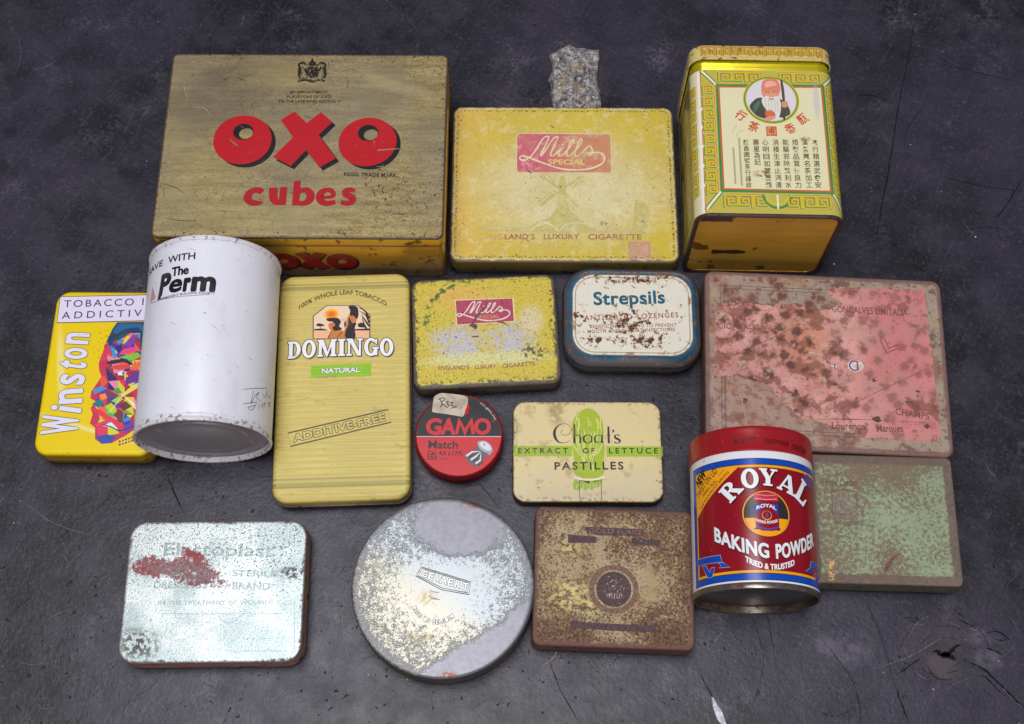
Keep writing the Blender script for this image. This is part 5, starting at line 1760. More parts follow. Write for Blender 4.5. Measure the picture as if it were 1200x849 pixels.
# ================================================================== round pellet tin
def pellet_tin():
    R, h = 27.4, 16
    t = thing('pellet_tin', 'small round red and black tin with a torn paper price sticker', 'tin', (-33.0, -55.3), 0)

    def wear(name, base):
        n = N(name)
        c = n.mix(n.mul(n.noise(.08, 4), .25), base, tuple(int(v * .75 + 20) for v in base))
        s = n.mask(.69, .35, .02, detail=5, rough=.7, off=3)
        c = n.mix(n.mul(s, .55), c, (80, 50, 48))
        e = n.sub(R, n.rad())
        ed = n.mul(n.ss(n.wob(e, 2.5, .3), 1.6, .2), .75)
        c = n.mix(ed, c, n.mix(n.noise(.3, 3), (96, 66, 62), (150, 128, 120)))
        return n.done(c, .34, 0, n.noise(.04, 2), .25, .0006)
    ns = N('red_ribbed_side')
    ang = ns.m('ARCTAN2', ns.y, ns.x)
    wv = ns.m('SINE', ns.mul(ang, 130))
    c = ns.mix(ns.mask(.62, .2, .04, detail=4), (150, 18, 24), (84, 30, 28))
    sm = ns.done(c, .35, .1, wv, .5, .0006)
    lathe_z('body', [(R - 1.0, 8.5), (R - 1.0, 6.2), (R - .4, 5.8), (R - .2, 5.0), (R - .6, 4.4), (R - 1.0, 4.0), (R - 1.0, 1.0), (R - 2, 0)], sm, t)
    lathe_z('lid', [(R - 1.6, h), (R - .9, h - .05), (R - .35, h - .35), (R - .05, h - 1.0), (R, h - 1.8), (R, 8.2), (R + .2, 7.8), (R, 7.4), (R - .8, 7.4)], sm, t)
    a = Art('printed_top', t, wear, top(h), (480, 455, 7.383), z0=.08)
    red, blk = (206, 26, 34), (12, 9, 10)
    rr_ = R - 1.2
    c0 = a.T((430, 425))
    ys = (a.T((40, 412))[1] + a.T((815, 428))[1]) / 2
    up = [(rr_ * math.cos(math.radians(k)), rr_ * math.sin(math.radians(k))) for k in np.linspace(0, 360, 73)[:-1]]
    a.poly(red, up, 0)
    th = math.asin(ys / rr_)
    a.poly(blk, [(rr_ * math.cos(k), rr_ * math.sin(k)) for k in np.linspace(th, math.pi - th, 40)], 1)
    a.line((206, 200, 200), [(-rr_ * math.cos(th), ys), (rr_ * math.cos(th), ys)], .5, 2)
    a.build()
    l = a.sub('lettering', z0=.14)
    for ch, x0, x1 in (('G', 132, 282), ('A', 262, 402), ('O', 548, 708)):
        l.text(red, ch, (x0 + 6, 396), (x1 - 6, 400), 128, 1, .06, tr=True)
    l.line(red, [(404, 400), (432, 286), (478, 384), (532, 286), (552, 402)], [2.2, 2.5, 2.6, 2.5, 2.3], 2, tr=True)
    l.text(blk, 'Match', (162, 522), (418, 524), 66, 1, .019, tr=True)
    l.text(blk, 'Cal. 4,5 (.177)', (152, 576), (456, 584), 34, 1, .03, tr=True)
    l.text(blk, '250', (150, 620), (236, 620), 34, 1, .03, tr=True)
    l.text((120, 40, 40), 'pellets', (254, 618), (336, 620), 22, 1, .0, tr=True)
    c1 = np.array([0.0, 0.0])
    for i, ch in enumerate('www.gamo.com'):
        an = math.radians(58 - i * 2.9)
        q = (24.3 * math.cos(an), 24.3 * math.sin(an))
        l.text((226, 222, 222), ch, q, (q[0] + .95 * math.sin(an), q[1] - .95 * math.cos(an)), 1.3, 1, .01)
    l.ring(red, *l.T((726, 284)), .8, .55, 1)
    l.build()
    p = a.sub('pellet_picture', z0=.14)
    gr = [(96, 92, 98), (166, 166, 172), (222, 222, 228), (60, 56, 62)]
    p.shape(gr[0], [(590, 500), (540, 560), (482, 578), (480, 606), (530, 660), (590, 688), (612, 640), (672, 576), (640, 520)], 1, 3)
    p.shape(gr[1], [(588, 480), (600, 462), (650, 458), (700, 490), (718, 540), (708, 560), (660, 560), (610, 530)], 2, 4)
    p.shape(gr[2], [(604, 476), (646, 466), (690, 494), (706, 534), (670, 540), (620, 510)], 3, 4)
    for i in range(6):
        x, y = 490 + i * 20, 590 + i * 16
        p.line(gr[2] if i % 2 == 0 else gr[3], [(x, y), (x + 50 - i * 2, y - 36 + i * 2), (610 + i * 2, 548 + i * 3)], [1.3, 1.0, .3], 2, tr=True)
    p.line(gr[3], [(640, 480), (652, 500)], .6, 4, tr=True)
    p.poly(gr[1], [(670, 570), (704, 556), (700, 582)], 2, tr=True)
    p.build()

    def sw(name, base):
        n = N(name)
        c = n.mix(n.mask(.52, .15, .12, detail=5, off=2), base, tuple(int(v * .84) for v in base))
        return n.done(c, .7, 0, n.noise(.15, 4), .4, .0005, .2)
    s = Art('price_sticker', t, sw, top(h), (480, 455, 7.383), z0=.3)
    s.shape((206, 40, 44), [(470, 130), (500, 126), (518, 165), (510, 210), (476, 230)], 0)
    s.poly((206, 192, 172), cr([(214, 76), (262, 48), (300, 46), (400, 56), (490, 74), (506, 110), (494, 160), (480, 200), (462, 248), (400, 240), (300, 224), (204, 210), (196, 190), (204, 120)], 4, True), 1, tr=True)
    pen = (44, 40, 44)
    for pts in ([(262, 98), (282, 140), (262, 170)], [(248, 100), (290, 86), (306, 100), (276, 126), (300, 152), (322, 168)], [(314, 120), (336, 118), (326, 138), (344, 150), (322, 170)], [(348, 128), (374, 128), (358, 148), (378, 160), (356, 182)],
                [(378, 158), (412, 160)], [(380, 170), (408, 172)]):
        s.line(pen, pts, .5, 3, tr=True, smooth=3)
    s.build()


pellet_tin()

# ================================================================== cream pastille tin with lettuce
def pastille_tin():
    w, d, h, r = 92.6, 65.4, 10, 8
    t = thing('pastille_tin', 'thin cream tin with a green lettuce and green stripe', 'tin', (47.0, -63.8), -.2)

    def wear(name, base):
        n = N(name)
        c = base
        if base == (224, 204, 146):
            c = n.mix(n.noise(.04, 4, off=1), (228, 206, 140), (212, 194, 150))
            c = n.mix(n.mul(n.ss(n.wob(n.y, 30, .03), 0, -30), .5), c, (204, 192, 164))
        d_ = n.mul(n.mask(.60, .07, .05, detail=6, rough=.75, off=5), .5)
        c = n.mix(d_, c, (160, 132, 84))
        c = n.mix(n.mul(n.mul(n.ell(-19, 26, 5, 8, .7, .8, .1), n.mask(.45, .2, .1)), .6), c, (120, 92, 54))
        s = n.mask(.70, .4, .02, detail=4, off=7)
        c = n.mix(n.mul(s, .75), c, (90, 66, 40))
        e = n.edge(w, d, r)
        c = n.mix(n.mul(n.ss(n.wob(e, 1.4, .3), .7, .0), .7), c, (120, 98, 62))
        c = n.mix(n.mul(n.mul(n.ss(n.wob(e, 6, .1), 3.5, 1), n.mask(.56, .4, .05, off=9)), .6), c, (110, 86, 52))
        return n.done(c, .4, 0, n.add(n.noise(.03, 2), n.mul(s, -.3)), .3, .0005)
    side = metal_side('dark_thin_side', (92, 76, 50), (60, 48, 36), .3)
    flat_tin(t, w, d, h, r, wear('cream_lid', (224, 204, 146)), side, 3.4, 1.1, side)
    a = Art('lettuce_picture', t, wear, top(h), (640, 470, 7.08))
    lime, lt, dl = (164, 184, 24), (214, 216, 128), (130, 152, 20)
    out = [(344, 62), (300, 78), (250, 120), (218, 180), (208, 260), (212, 340), (226, 440), (230, 520), (224, 580), (256, 620), (310, 640), (360, 642), (420, 640), (470, 610), (488, 570), (478, 500), (486, 420), (478, 330), (476, 240), (466, 170), (430, 110), (390, 74)]
    a.poly(lime, cr(out, 4, True), 1, tr=True)
    R = random.Random(3)
    for s_, x0 in ((-1, 342), (1, 352)):
        for k in range(5):
            f_ = .18 + k * .2
            p = []
            for y in range(90, 640, 55):
                t_ = (y - 60) / 580
                half = 132 * math.sin(min(1, (t_ + .12) * 1.15) * math.pi) ** .5 if 0 < (t_ + .12) * 1.15 < 1 else 40
                p.append((x0 + s_ * half * f_ + R.uniform(-7, 7), y))
            st = R.randint(0, 3)
            p = p[st:len(p) - R.randint(0, 2)]
            a.line(lt, p, [R.uniform(.35, .95) for _ in p], 2, tr=True, smooth=3)
            if k % 2:
                a.line(dl, [(x + 6 * s_, y) for x, y in p], [R.uniform(.2, .5) for _ in p], 3, tr=True, smooth=3)
    for _ in range(26):
        x, y = 350 + R.gauss(0, 62), R.uniform(110, 600)
        a.line(lt, [(x, y), (x + R.uniform(-22, 22), y + R.uniform(20, 50))], [.2, .5], 4, tr=True)
    a.line((236, 224, 190), [(228, 640), (300, 652), (360, 656), (430, 650), (486, 632)], 1.3, 5, tr=True, smooth=4)
    bt = [(222, 690), (236, 656), (262, 668), (300, 660), (360, 668), (420, 660), (452, 652), (480, 640), (460, 680), (430, 720), (400, 716), (380, 742), (350, 724), (320, 746), (300, 720), (270, 736), (250, 742), (226, 728)]
    a.poly((150, 178, 44), bt, 2, tr=True)
    for i in range(7):
        a.line(lt, [(250 + i * 28, 730 - (i % 2) * 16), (262 + i * 26, 690)], .4, 3, tr=True)
    a.build()
    b = a.sub('green_stripe', z0=.12)
    b.poly((156, 188, 30), [(-274, 375), (215, 375), (215, 460), (-274, 460)], 1, tr=True)
    b.build()
    b = a.sub('green_stripe', z0=.12)
    b.poly((156, 188, 30), [(500, 378), (968, 380), (970, 462), (500, 462)], 1, tr=True)
    b.build()
    l = a.sub('lettering', z0=.18)
    k = (44, 36, 34)
    L = lambda pts, ws: l.line(k, pts, [q * .079 for q in ws], 1, tr=True, smooth=5)
    L([(140, 240), (128, 250), (124, 268), (140, 284), (170, 284), (198, 268), (206, 236), (190, 204), (150, 190), (110, 200), (78, 232), (68, 270), (78, 312), (104, 342), (142, 350), (180, 342), (204, 326)], [2, 3, 3, 3, 3, 3, 3, 3, 3, 6, 16, 22, 20, 10, 4, 3, 2])
    L([(234, 196), (235, 270), (234, 352)], [15, 17, 17])
    L([(240, 300), (256, 284), (276, 288), (284, 310), (283, 352)], [3, 5, 10, 16, 17])
    L([(345, 282), (318, 294), (312, 318), (320, 342), (346, 352)], [3, 12, 17, 13, 3])
    L([(345, 282), (372, 294), (378, 318), (370, 342), (346, 352)], [3, 9, 13, 10, 3])
    L([(452, 290), (424, 284), (404, 306), (408, 336), (430, 350), (452, 336)], [3, 6, 14, 14, 5, 3])
    L([(462, 284), (463, 318), (464, 352)], [15, 16, 17])
    L([(516, 214), (518, 290), (520, 352)], [15, 17, 17])
    L([(500, 290), (516, 286), (536, 288)], [3, 5, 3])
    L([(548, 246), (560, 250), (550, 266)], [12, 12, 3])
    L([(608, 290), (588, 282), (570, 292), (578, 310), (602, 322), (612, 336), (592, 352), (566, 344)], [12, 5, 12, 17, 17, 14, 5, 13])
    a1 = l.view(475, 450, 3.871)
    for w_, x0, x1 in (('EXTRACT', 512, 738), ('OF', 806, 858), ('LETTUCE', 924, 1146)):
        l.text(k, w_, (x0, 316), (x1, 316), 24, 1, .02, 1.5, tr=True)
    l.text(k, 'PASTILLES', (677, 390), (990, 388), 33, 1, .03, 1.28, tr=True)
    l.line((60, 48, 36), [(790, 434), (790, 520)], .35, 1, tr=True)
    l.line((60, 48, 36), [(888, 434), (890, 524)], .35, 1, tr=True)
    l.line((60, 48, 36), [(790, 436), (815, 440), (830, 446), (840, 434), (860, 440), (886, 434)], [.5, 1.4, 1.8, .9, 1.5, .6], 1, tr=True)
    l.build()


pastille_tin()

# ================================================================== red baking powder can lying on its side
def baking_powder_can():
    R = 36.0
    t = thing('baking_powder_can', 'red cylindrical baking powder can lying down, red lid and white lettering', 'can', (141.6, -118.6), -1.6)
    ya, yb = -44.5, 50.5

    def wear(name, base):
        n = N(name)
        c = n.mix(n.mul(n.noise(.05, 4), .12), base, tuple(int(v * .8) for v in base))
        s = n.mask(.735, .25, .015, detail=5, off=3)
        c = n.mix(n.mul(s, .6), c, (200, 190, 186) if base[0] < 220 else (120, 110, 108))
        return n.done(c, .24, 0, n.noise(.03, 2), .2, .0008)
    lidm = N('red_lid_paint')
    c = lidm.mix(lidm.noise(.06, 4), (162, 28, 36), (146, 20, 28))
    c = lidm.mix(lidm.mul(lidm.mask(.71, .3, .02, detail=4), .6), c, (214, 120, 110))
    lm = lidm.done(c, .28, 0, lidm.noise(.05, 2), .2, .0006)
    bodym = wear('white_can_print', (232, 232, 236))
    rimm = metal_side('tinplate_rim', (150, 142, 134), (96, 84, 74), .85, .3, (92, 62, 46), .56, .15)
    gm = N('dark_end_metal')
    c = gm.mix(gm.noise(.05, 4), (78, 74, 76), (116, 110, 110))
    yy = gm.ss(gm.wob(gm.z, 16, .06), 22, 8)
    c = gm.mix(gm.mul(yy, .8), c, (104, 62, 40))
    endm = gm.done(c, .36, .7, gm.noise(.06, 3), .2, .0006)
    lathe_y('body', [(yb - 12, R - .4), (yb - 13, R), (0, R), (ya + 3.4, R)], R, bodym, t)
    lathe_y('lid', [(yb - 15.4, R - .2), (yb - 15.6, R + .5), (yb - 15.2, R + .9), (yb - 14.2, R + .9), (yb - 13.4, R + .6), (yb - 4, R + .5), (yb - 2.4, R + .5), (yb - 2.0, R + .1), (yb - 1.2, R + .1), (yb - .4, R - .4), (yb, R - 1.5), (yb - .2, R - 3), (yb - 2, R - 4), (yb - 2, .5)][::-1], R, lm, t, cap0=True)
    lathe_y('base_rim', [(ya + 3.6, R + .02), (ya + 3.2, R + .25), (ya + .8, R + .45), (ya + .2, R + .3), (ya, R - .3), (ya + .3, R - 1.0), (ya + 4, R - 1.2)], R, rimm, t)
    lathe_y('end_plate', [(ya + 4, R - 1.15), (ya + 4.4, R - 2.4), (ya + 4.2, R - 8), (ya + 3.6, R - 10), (ya + 3.6, .5)], R, endm, t, cap1=True)

    a = Art('printed_label', t, wear, ('cyl', R), (805, 495, 7.075), z0=.06)
    o2 = lambda x, y: (x, y + 742.9)
    red, blue, yel = (142, 12, 30), (10, 72, 178), (246, 166, 20)
    vt = (a.T((600, 302))[1])
    vb = (a.T(o2(600, 560))[1])
    ul, ur = a.T(o2(95, 300))[0] - 4.2, a.T(o2(1080, 480))[0] + 10
    UW = 48.0
    a.rect((18, 20, 60), ul - .5, vb - .4, UW, vt + .4, 0)
    a.rect(blue, ul, vb, UW, vt, 1)
    a.rect((18, 20, 60), ul + 3.2, vb + 3.3, UW, vt - 3.2, 2)
    a.rect(yel, ul + 3.6, vb + 3.7, UW, vt - 3.6, 3)
    a.rect((60, 14, 30), ul + 5.0, vb + 5.2, UW, vt - 5.1, 4)
    a.rect(red, ul + 5.3, vb + 5.5, UW, vt - 5.4, 5)
    a.build()
    c_ = a.sub('corner_flash', z0=.17)
    c0 = (ul + 4.6, vt - 4.4)
    pA, pB = c_.T((430, 352)), c_.T((100, 800))
    c_.poly((60, 14, 30), [c0, (pA[0] + .5, c0[1]), (c0[0], pB[1] - .6)], 0)
    c_.poly(yel, [c0, (pA[0], c0[1]), (c0[0], pB[1])], 1)
    ink = (60, 34, 20)
    c_.text((24, 16, 14), 'NEW', (100, 548), (166, 440), 38, 2, .05, tr=True)
    c_.text(ink, 'TWIST ON LID', (100, 640), (258, 412), 28, 2, .01, tr=True)
    c_.text(ink, 'FRESH SEAL', (140, 622), (252, 490), 17, 2, .008, tr=True)
    c_.text(ink, 'FOR FOOLPROOF BAKING', (122, 730), (352, 420), 15, 2, .006, tr=True)
    c_.line(ink, [(262, 446), (312, 392)], .25, 2, tr=True)
    c_.build()
    m_ = a.sub('round_picture', z0=.19)
    C0 = m_.T((662, 757))
    rx = (m_.T((860, 757)) - m_.T((468, 757)))[0] / 2
    rt = m_.T((662, 566))[1] - C0[1]
    m_.disc((40, 20, 24), *C0, rx * 1.01, rt * 1.01, 0)
    m_.disc(yel, *C0, rx * .985, rt * .985, 1)
    m_.disc((50, 26, 30), *C0, rx * .93, rt * .93, 2)
    k = rx * .91
    low = [(C0[0] + k * math.cos(q), C0[1] + k * math.sin(q)) for q in np.linspace(math.radians(192), math.radians(348), 24)]
    upp = [(C0[0] + k * math.cos(q), C0[1] + k * math.sin(q)) for q in np.linspace(math.radians(-12), math.radians(192), 30)]
    m_.poly(yel, low, 3)
    m_.poly((48, 44, 48), upp, 3)
    S = lambda *q: [(C0[0] + x, C0[1] + y) for x, y in q]
    m_.poly((24, 30, 90), S((-8.2, -9.2), (7.0, -9.6), (7.4, -8), (-2, -6)), 4)
    m_.poly(red, S((-6.6, 7), (6.6, 7), (6.8, -8.6), (3, -10), (-3, -10), (-6.4, -8.4)), 5)
    m_.poly((36, 60, 160), S((-6.5, 5.6), (-1, 5), (-6.5, -1)), 6)
    m_.poly((36, 60, 160), S((6.5, 5.6), (1.5, 5), (6.6, -1)), 6)
    m_.poly((200, 44, 66), S((-7, 7.4), (7, 7.4), (6.6, 11), (4, 12), (-4, 12), (-6.6, 11)), 7)
    m_.line((240, 150, 160), S((-6, 8.6), (0, 7.9), (6, 8.6)), .5, 8)
    m_.line((240, 150, 160), S((-5.4, 10.8), (0, 10.2), (5.4, 10.8)), .35, 8)
    m_.disc(yel, C0[0], C0[1] - 1.2, 2.7, 2.7, 7)
    m_.disc((56, 30, 90), C0[0], C0[1] - 1.0, 2.3, 2.3, 8)
    m_.rect((170, 40, 60), C0[0] - 1, C0[1] - 2.6, C0[0] + 1, C0[1] + .6, 9)
    m_.text(WHITE, 'ROYAL', (C0[0] - 5.6, C0[1] + 2.0), (C0[0] + 5.6, C0[1] + 2.0), 1.9, 8, .05, bend=lambda X, Y, L: (X, Y + 1.6 * (1 - (2 * X / L - 1) ** 2)))
    m_.text(WHITE, 'BAKING POWDER', (C0[0] - 6.0, C0[1] - 4.6), (C0[0] + 6.0, C0[1] - 4.6), 1.6, 8, .03, bend=lambda X, Y, L: (X, Y - 1.4 * (1 - (2 * X / L - 1) ** 2)))
    m_.line((60, 80, 190), S((-6.4, -7.6), (0, -9), (6.6, -7.6)), .8, 8, smooth=4)
    m_.build()
    l = a.sub('lettering', z0=.19)
    sh = (36, 8, 16)
    # arched slab letters, placed one by one along the arch
    for ch, p0, p1, cap in (('R', (362, 676), (476, 556), 138), ('O', (462, 556), (606, 536), 156), ('Y', (628, 528), (730, 538), 142), ('A', (742, 548), (886, 620), 140), ('L', (880, 614), (966, 710), 138)):
        if ch == 'Y':
            p0, p1 = (594, 522), (748, 538)
        l.text(WHITE, ch, p0, p1, cap, 5, slab=True, tr=True, outline=(sh, .25), shadow=(sh, .7, -.7, 4))
    P0, P1 = l.T(o2(232, 248)), l.T(o2(1046, 275))
    cap = float(np.linalg.norm(l.T(o2(640, 230)) - l.T(o2(640, 370)))) * .80
    Lw = P1[0] - P0[0]
    dip = l.T(o2(640, 384))[1] - (P0[1] + P1[1]) / 2
    for word, f0, f1 in (('BAKING', 0, .478), ('POWDER', .535, 1)):
        def bend(X, Y, L, f0=f0, f1=f1):
            f_ = f0 + (f1 - f0) * X / L
            return X, Y + dip * (1 - abs(2 * f_ - 1.02) ** 1.6)
        l.text(WHITE, word, P0 + (P1 - P0) * f0, P0 + (P1 - P0) * f1, cap, 5, .045, 1.05, bend=bend, outline=(sh, .22), shadow=(sh, -.5, -.8, 4))
    Q0, Q1 = l.T(o2(484, 412)), l.T(o2(890, 440))
    d2 = l.T(o2(660, 478))[1] - (Q0[1] + Q1[1]) / 2
    l.text(WHITE, 'TRIED & TRUSTED', Q0, Q1, 3.0, 5, .045, bend=lambda X, Y, L: (X, Y + d2 * (1 - (2 * X / L - 1) ** 2)))
    l.build()
    b = a.sub('blue_ribbon', z0=.2)
    wl = (170, 176, 210)
    for q in ([o2(94, 402), o2(276, 362), o2(292, 416), o2(96, 450)], [o2(262, 432), o2(290, 420), o2(358, 456), o2(268, 464), o2(290, 446)], [o2(132, 456), o2(160, 452), o2(205, 530), o2(176, 545)], [o2(206, 468), o2(232, 464), o2(212, 540), o2(180, 548)]):
        b.poly(wl, [(x + (3 if i in (1, 2) else -3), y + (4 if i >= 2 else -4)) for i, (x, y) in enumerate(q)], 1, tr=True)
        b.poly(blue, q, 2, tr=True)
    b.build()
    b = a.sub('blue_ribbon', z0=.2)
    for q in ([o2(1030, 412), o2(1092, 452), o2(1092, 492), o2(1020, 456)], [o2(984, 494), o2(1030, 460), o2(1046, 490), o2(1010, 506)], [o2(1054, 510), o2(1080, 520), o2(1086, 590), o2(1064, 570)]):
        b.poly(wl, [(x - 3, y - 3) for x, y in q], 1, tr=True)
        b.poly(blue, q, 2, tr=True)
    b.build()
    b = a.sub('blue_ribbon', z0=.2)
    for q in ([(958, 420), (980, 440), (1000, 520), (980, 500)], [(985, 430), (1010, 450), (1030, 560), (1006, 540)]):
        b.poly((70, 76, 170), q, 2, tr=True)
    b.build()
    d_ = Art('lid_lettering', t, lambda nm, b_: N(nm).done(b_, .5), ('cyl', R + .55), (805, 495, 7.075), z0=.06)
    d_.surf = ('cyl', R + .55)
    pr = (96, 10, 18)
    for s_, p0, p1 in (('BEST', (388, 178), (578, 160)), ('BEFORE', (644, 168), (846, 200)), ('DEC98', (880, 218), (985, 270))):
        d_.text(pr, s_, p0, p1, 34, 1, .03, 1.1, tr=True)
    d_.build()


baking_powder_can()

# ================================================================== worn silver-white plaster tin
def plaster_tin():
    w, d, h, r = 106.6, 84.6, 19, 10.5
    t = thing('plaster_tin', 'worn silvery white tin with a ragged red streak across its lid', 'tin', (-175.7, -153.0), .6)

    def wear(name, base):
        n = N(name)
        sc = n.noise(1.0, 5, .75, off=1)
        big = n.noise(.03, 4, .6, off=2)
        c = n.mix(n.ss(big, .4, .62), (148, 160, 159), (180, 186, 183)) if base == (206, 216, 214) else base
        c = n.mix(n.mul(n.ss(sc, .46, .64), .5), c, (112, 122, 120))
        upr = n.ss(n.wob(n.y, 30, .05), -14, 20)
        pits = n.ss(n.sub(n.noise(.7, 4, .7, off=5), n.sub(.645, n.mul(upr, .065))), 0, .03)
        c = n.mix(n.mul(pits, .5), c, (84, 78, 74))
        # red remains of the old print, ragged
        stv = n.mx(n.mx(n.ell(-33, 14, 21, 6.5, .5, 1.0, .12, rot=-.12), n.ell(-13, 11, 19, 8.5, .5, 1.0, .12, rot=-.35)), n.mx(n.mul(n.ell(-13, 20, 11, 4, .5, .8, .15, rot=-.5), 1), n.mul(n.ell(3, 4, 9, 4, .6, .9, .15, rot=-.4), .7)))
        core = n.ell(-16, 11, 24, 6, .6, .8, .12, rot=-.2)
        rag = n.ss(n.sub(n.add(n.mul(stv, .32), n.noise(.42, 6, .85, off=6)), .72), 0, .03)
        c = n.mix(n.mul(rag, .9), c, n.mix(n.mul(core, n.mask(.45, .5, .08, off=8)), (152, 60, 66), (134, 114, 116)))
        e = n.edge(w, d, r)
        dk = n.mx(n.mul(n.ell(-42, -31, 10, 7, .8, .8, .12), 1.0), n.mul(n.ell(48, 10, 9, 3, .7, .8, .12), 1.0))
        rimz = n.mx(n.ss(n.wob(e, 6, .12), 2.2, .3), dk)
        rm = n.mul(rimz, n.mask(.5, .4, .05, detail=4, off=9))
        c = n.mix(n.mul(rm, .85), c, (84, 70, 64))
        c = n.mix(n.mul(n.ss(n.wob(e, 1.2, .3), .9, .1), .8), c, (126, 82, 74))
        bad = n.mx(rag, n.mx(rm, pits))
        return n.done(c, n.mixf(bad, .30, .7), n.mixf(bad, .5, .05), n.add(n.mul(n.noise(.02, 2), 2.2), n.mul(n.mx(sc, pits), -.5)), .45, .0005)
    side = metal_side('cream_tin_side', (186, 172, 146), (140, 120, 100), .4)
    redside = metal_side('red_brown_skirt', (124, 54, 48), (168, 142, 118), .3, .4)
    flat_tin(t, w, d, h, r, wear('silver_worn_lid', (206, 216, 214)), side, 6, 1.3, redside)
    a = Art('faded_lettering', t, wear, top(h), (180, 620, 7.059))
    g = (126, 140, 139)
    a.text(g, 'Elastoplast', (80, 215), (990, 228), 100, 1, .01, tr=True)
    a.text(g, 'DRESSINGS', (0, 490), (440, 490), 52, 1, .01, tr=True)
    a.text(g, 'STERILE', (650, 390), (1010, 396), 50, 1, .01, tr=True)
    a.text(g, 'BRAND', (650, 500), (960, 504), 56, 1, .01, tr=True)
    a.text(g, 'IN THE TREATMENT OF WOUNDS', (40, 630), (990, 625), 34, 1, .0, tr=True)
    a.line(g, [(60, 702), (1060, 702)], .3, 1, tr=True)
    a.ring(g, *a.T((630, 690)), 6.4, 6.1, 2, 200, 340)
    a.line(g, [a.T((1165, 600)), a.T((1165, 1000))], .35, 1)
    a.line(g, [a.T((600, 1010)), a.T((1120, 1010))], .35, 1)
    a.build()


plaster_tin()

# ================================================================== round film tin
def film_tin():
    R, h = 53.8, 24.5
    t = thing('film_tin', 'round worn silver grey tin with a stamped name badge', 'tin', (-40.5, -151.4), 0)

    def wear(name, base):
        n = N(name)
        low = n.noise(.022, 3, .5, off=14)
        sc = n.add(n.mul(n.noise(.42, 6, .75, off=1), .5), n.mul(n.noise(1.1, 5, .8, off=41), .5))
        yb = n.add(n.y, n.mul(n.sub(low, .5), 50))
        # bare grey patches above and at lower right
        up = n.mul(n.ss(yb, 14, 28), n.ell(9, 38, 25, 19, .35, .8, .09))
        lo = n.ss(n.wob(n.sub(n.mul(n.x, .62), n.mul(n.y, .9)), 24, .045), 35, 47)
        edge_ = n.ss(n.wob(n.rad(), 10, .07), R - 7, R - 3)
        bare = n.mx(n.mx(up, lo), n.mul(edge_, .2))
        thr = n.sub(.535, n.mul(bare, .3))
        thr = n.add(thr, n.mul(n.ell(0, -4, 26, 20, .8), .12))
        worn = n.ss(n.sub(sc, thr), -.07, .07)
        c = n.mix(n.ss(n.add(n.x, n.mul(n.y, 1.4)), 10, -30), (164, 170, 172), (178, 175, 160)) if base == (210, 212, 208) else base
        c = n.mix(worn, c, n.mix(n.noise(.3, 4, off=3), (98, 98, 104), (132, 132, 138)))
        c = n.mix(n.mul(n.mask(.685, .5, .02, detail=4, off=6), .75), c, (96, 84, 60))
        br = n.mul(n.mx(n.ell(-9, -7, 5, 4, .7, .8, .2), n.ell(-12, -30, 7, 3, .6, .8, .2)), n.mask(.48, .5, .05))
        c = n.mix(n.mul(br, .7), c, (150, 130, 84))
        rst = n.mul(n.mx(n.ell(20, 50, 9, 3, .5, .7, .2), n.ell(4, -51.5, 5, 2.5, .5, .7, .2)), n.mask(.45, .5, .06))
        c = n.mix(n.mul(rst, .9), c, (112, 64, 48))
        c = n.mix(n.mul(n.ss(n.wob(n.rad(), 1.2, .3), R - 1.4, R - .6), .6), c, (104, 98, 96))
        return n.done(c, n.mixf(worn, .38, .40), n.mixf(worn, .35, .55), n.add(n.mul(n.noise(.02, 2), 1.5), n.mul(worn, -.5)), .4, .0004)
    side = metal_side('grey_film_tin_side', (128, 122, 116), (92, 80, 72), .7, .35, (96, 66, 50), .58)
    lathe_z('body', [(R - 1.3, 12), (R - 1.3, 1.2), (R - 2, .3), (R - 3, 0)], side, t)
    lathe_z('lid', [(R - 3.2, h - .02), (R - 1.6, h - .02), (R - .7, h - .3), (R - .15, h - .9), (R, h - 1.8), (R, 10.6), (R + .25, 10.2), (R + .25, 9.6), (R - .2, 9.3), (R - 1.2, 9.3)], wear('worn_silver_lid', (210, 212, 208)), t)
    lathe_z('lid_skirt', [(R + .04, h - 2.0), (R + .12, h - 2.4), (R + .12, 10.7), (R + .32, 10.2), (R + .32, 9.6), (R - .1, 9.2)], side, t, cap0=False, cap1=False)
    a = Art('name_badge', t, wear, top(h), (470, 650, 9.43))
    k = (40, 36, 36)
    a.line(k, [(230, 140), (768, 304), (752, 444), (450, 392), (162, 238)], .38, 1, tr=True, closed=True)
    a.line(k, [(238, 156), (748, 314), (734, 424), (456, 372), (186, 234)], .32, 1, tr=True, closed=True)
    x0, y0, x1, y1 = 218, 226, 740, 400
    for ch, p0, p1, cap in (('G', (226, 240), (284, 256), 68), ('E', (296, 266), (350, 282), 72), ('V', (362, 288), (430, 308), 84), ('A', (424, 314), (500, 332), 84), ('E', (512, 340), (566, 352), 74), ('R', (590, 362), (648, 374), 80), ('T', (672, 398), (736, 408), 88)):
        a.text((206, 204, 196), ch, p0, p1, cap, 3, .01, tr=True, outline=(k, .28))
    for q in ([(320, 400), (370, 415), (420, 420)], [(300, 460), (350, 480), (430, 500)], [(330, 490), (400, 496)]):
        a.line(k, q, .3, 1, tr=True, smooth=3)
    cpt = a.T((395, 480))
    rad = float(np.linalg.norm(a.T((430, 760)) - cpt))
    s_ = 'MADE IN BELGIUM'
    for i, ch in enumerate(s_):
        if ch == ' ':
            continue
        an = math.radians(204 + i * 7.6)
        q = np.array([cpt[0] + (rad + .3) * math.cos(an), cpt[1] + (rad + .3) * math.sin(an)])
        tg = np.array([-math.sin(an), math.cos(an)])
        a.text((200, 198, 188), ch, q - tg * .75, q + tg * .75, 2.3, 3, .01, outline=(k, .25))
    a.build()


film_tin()

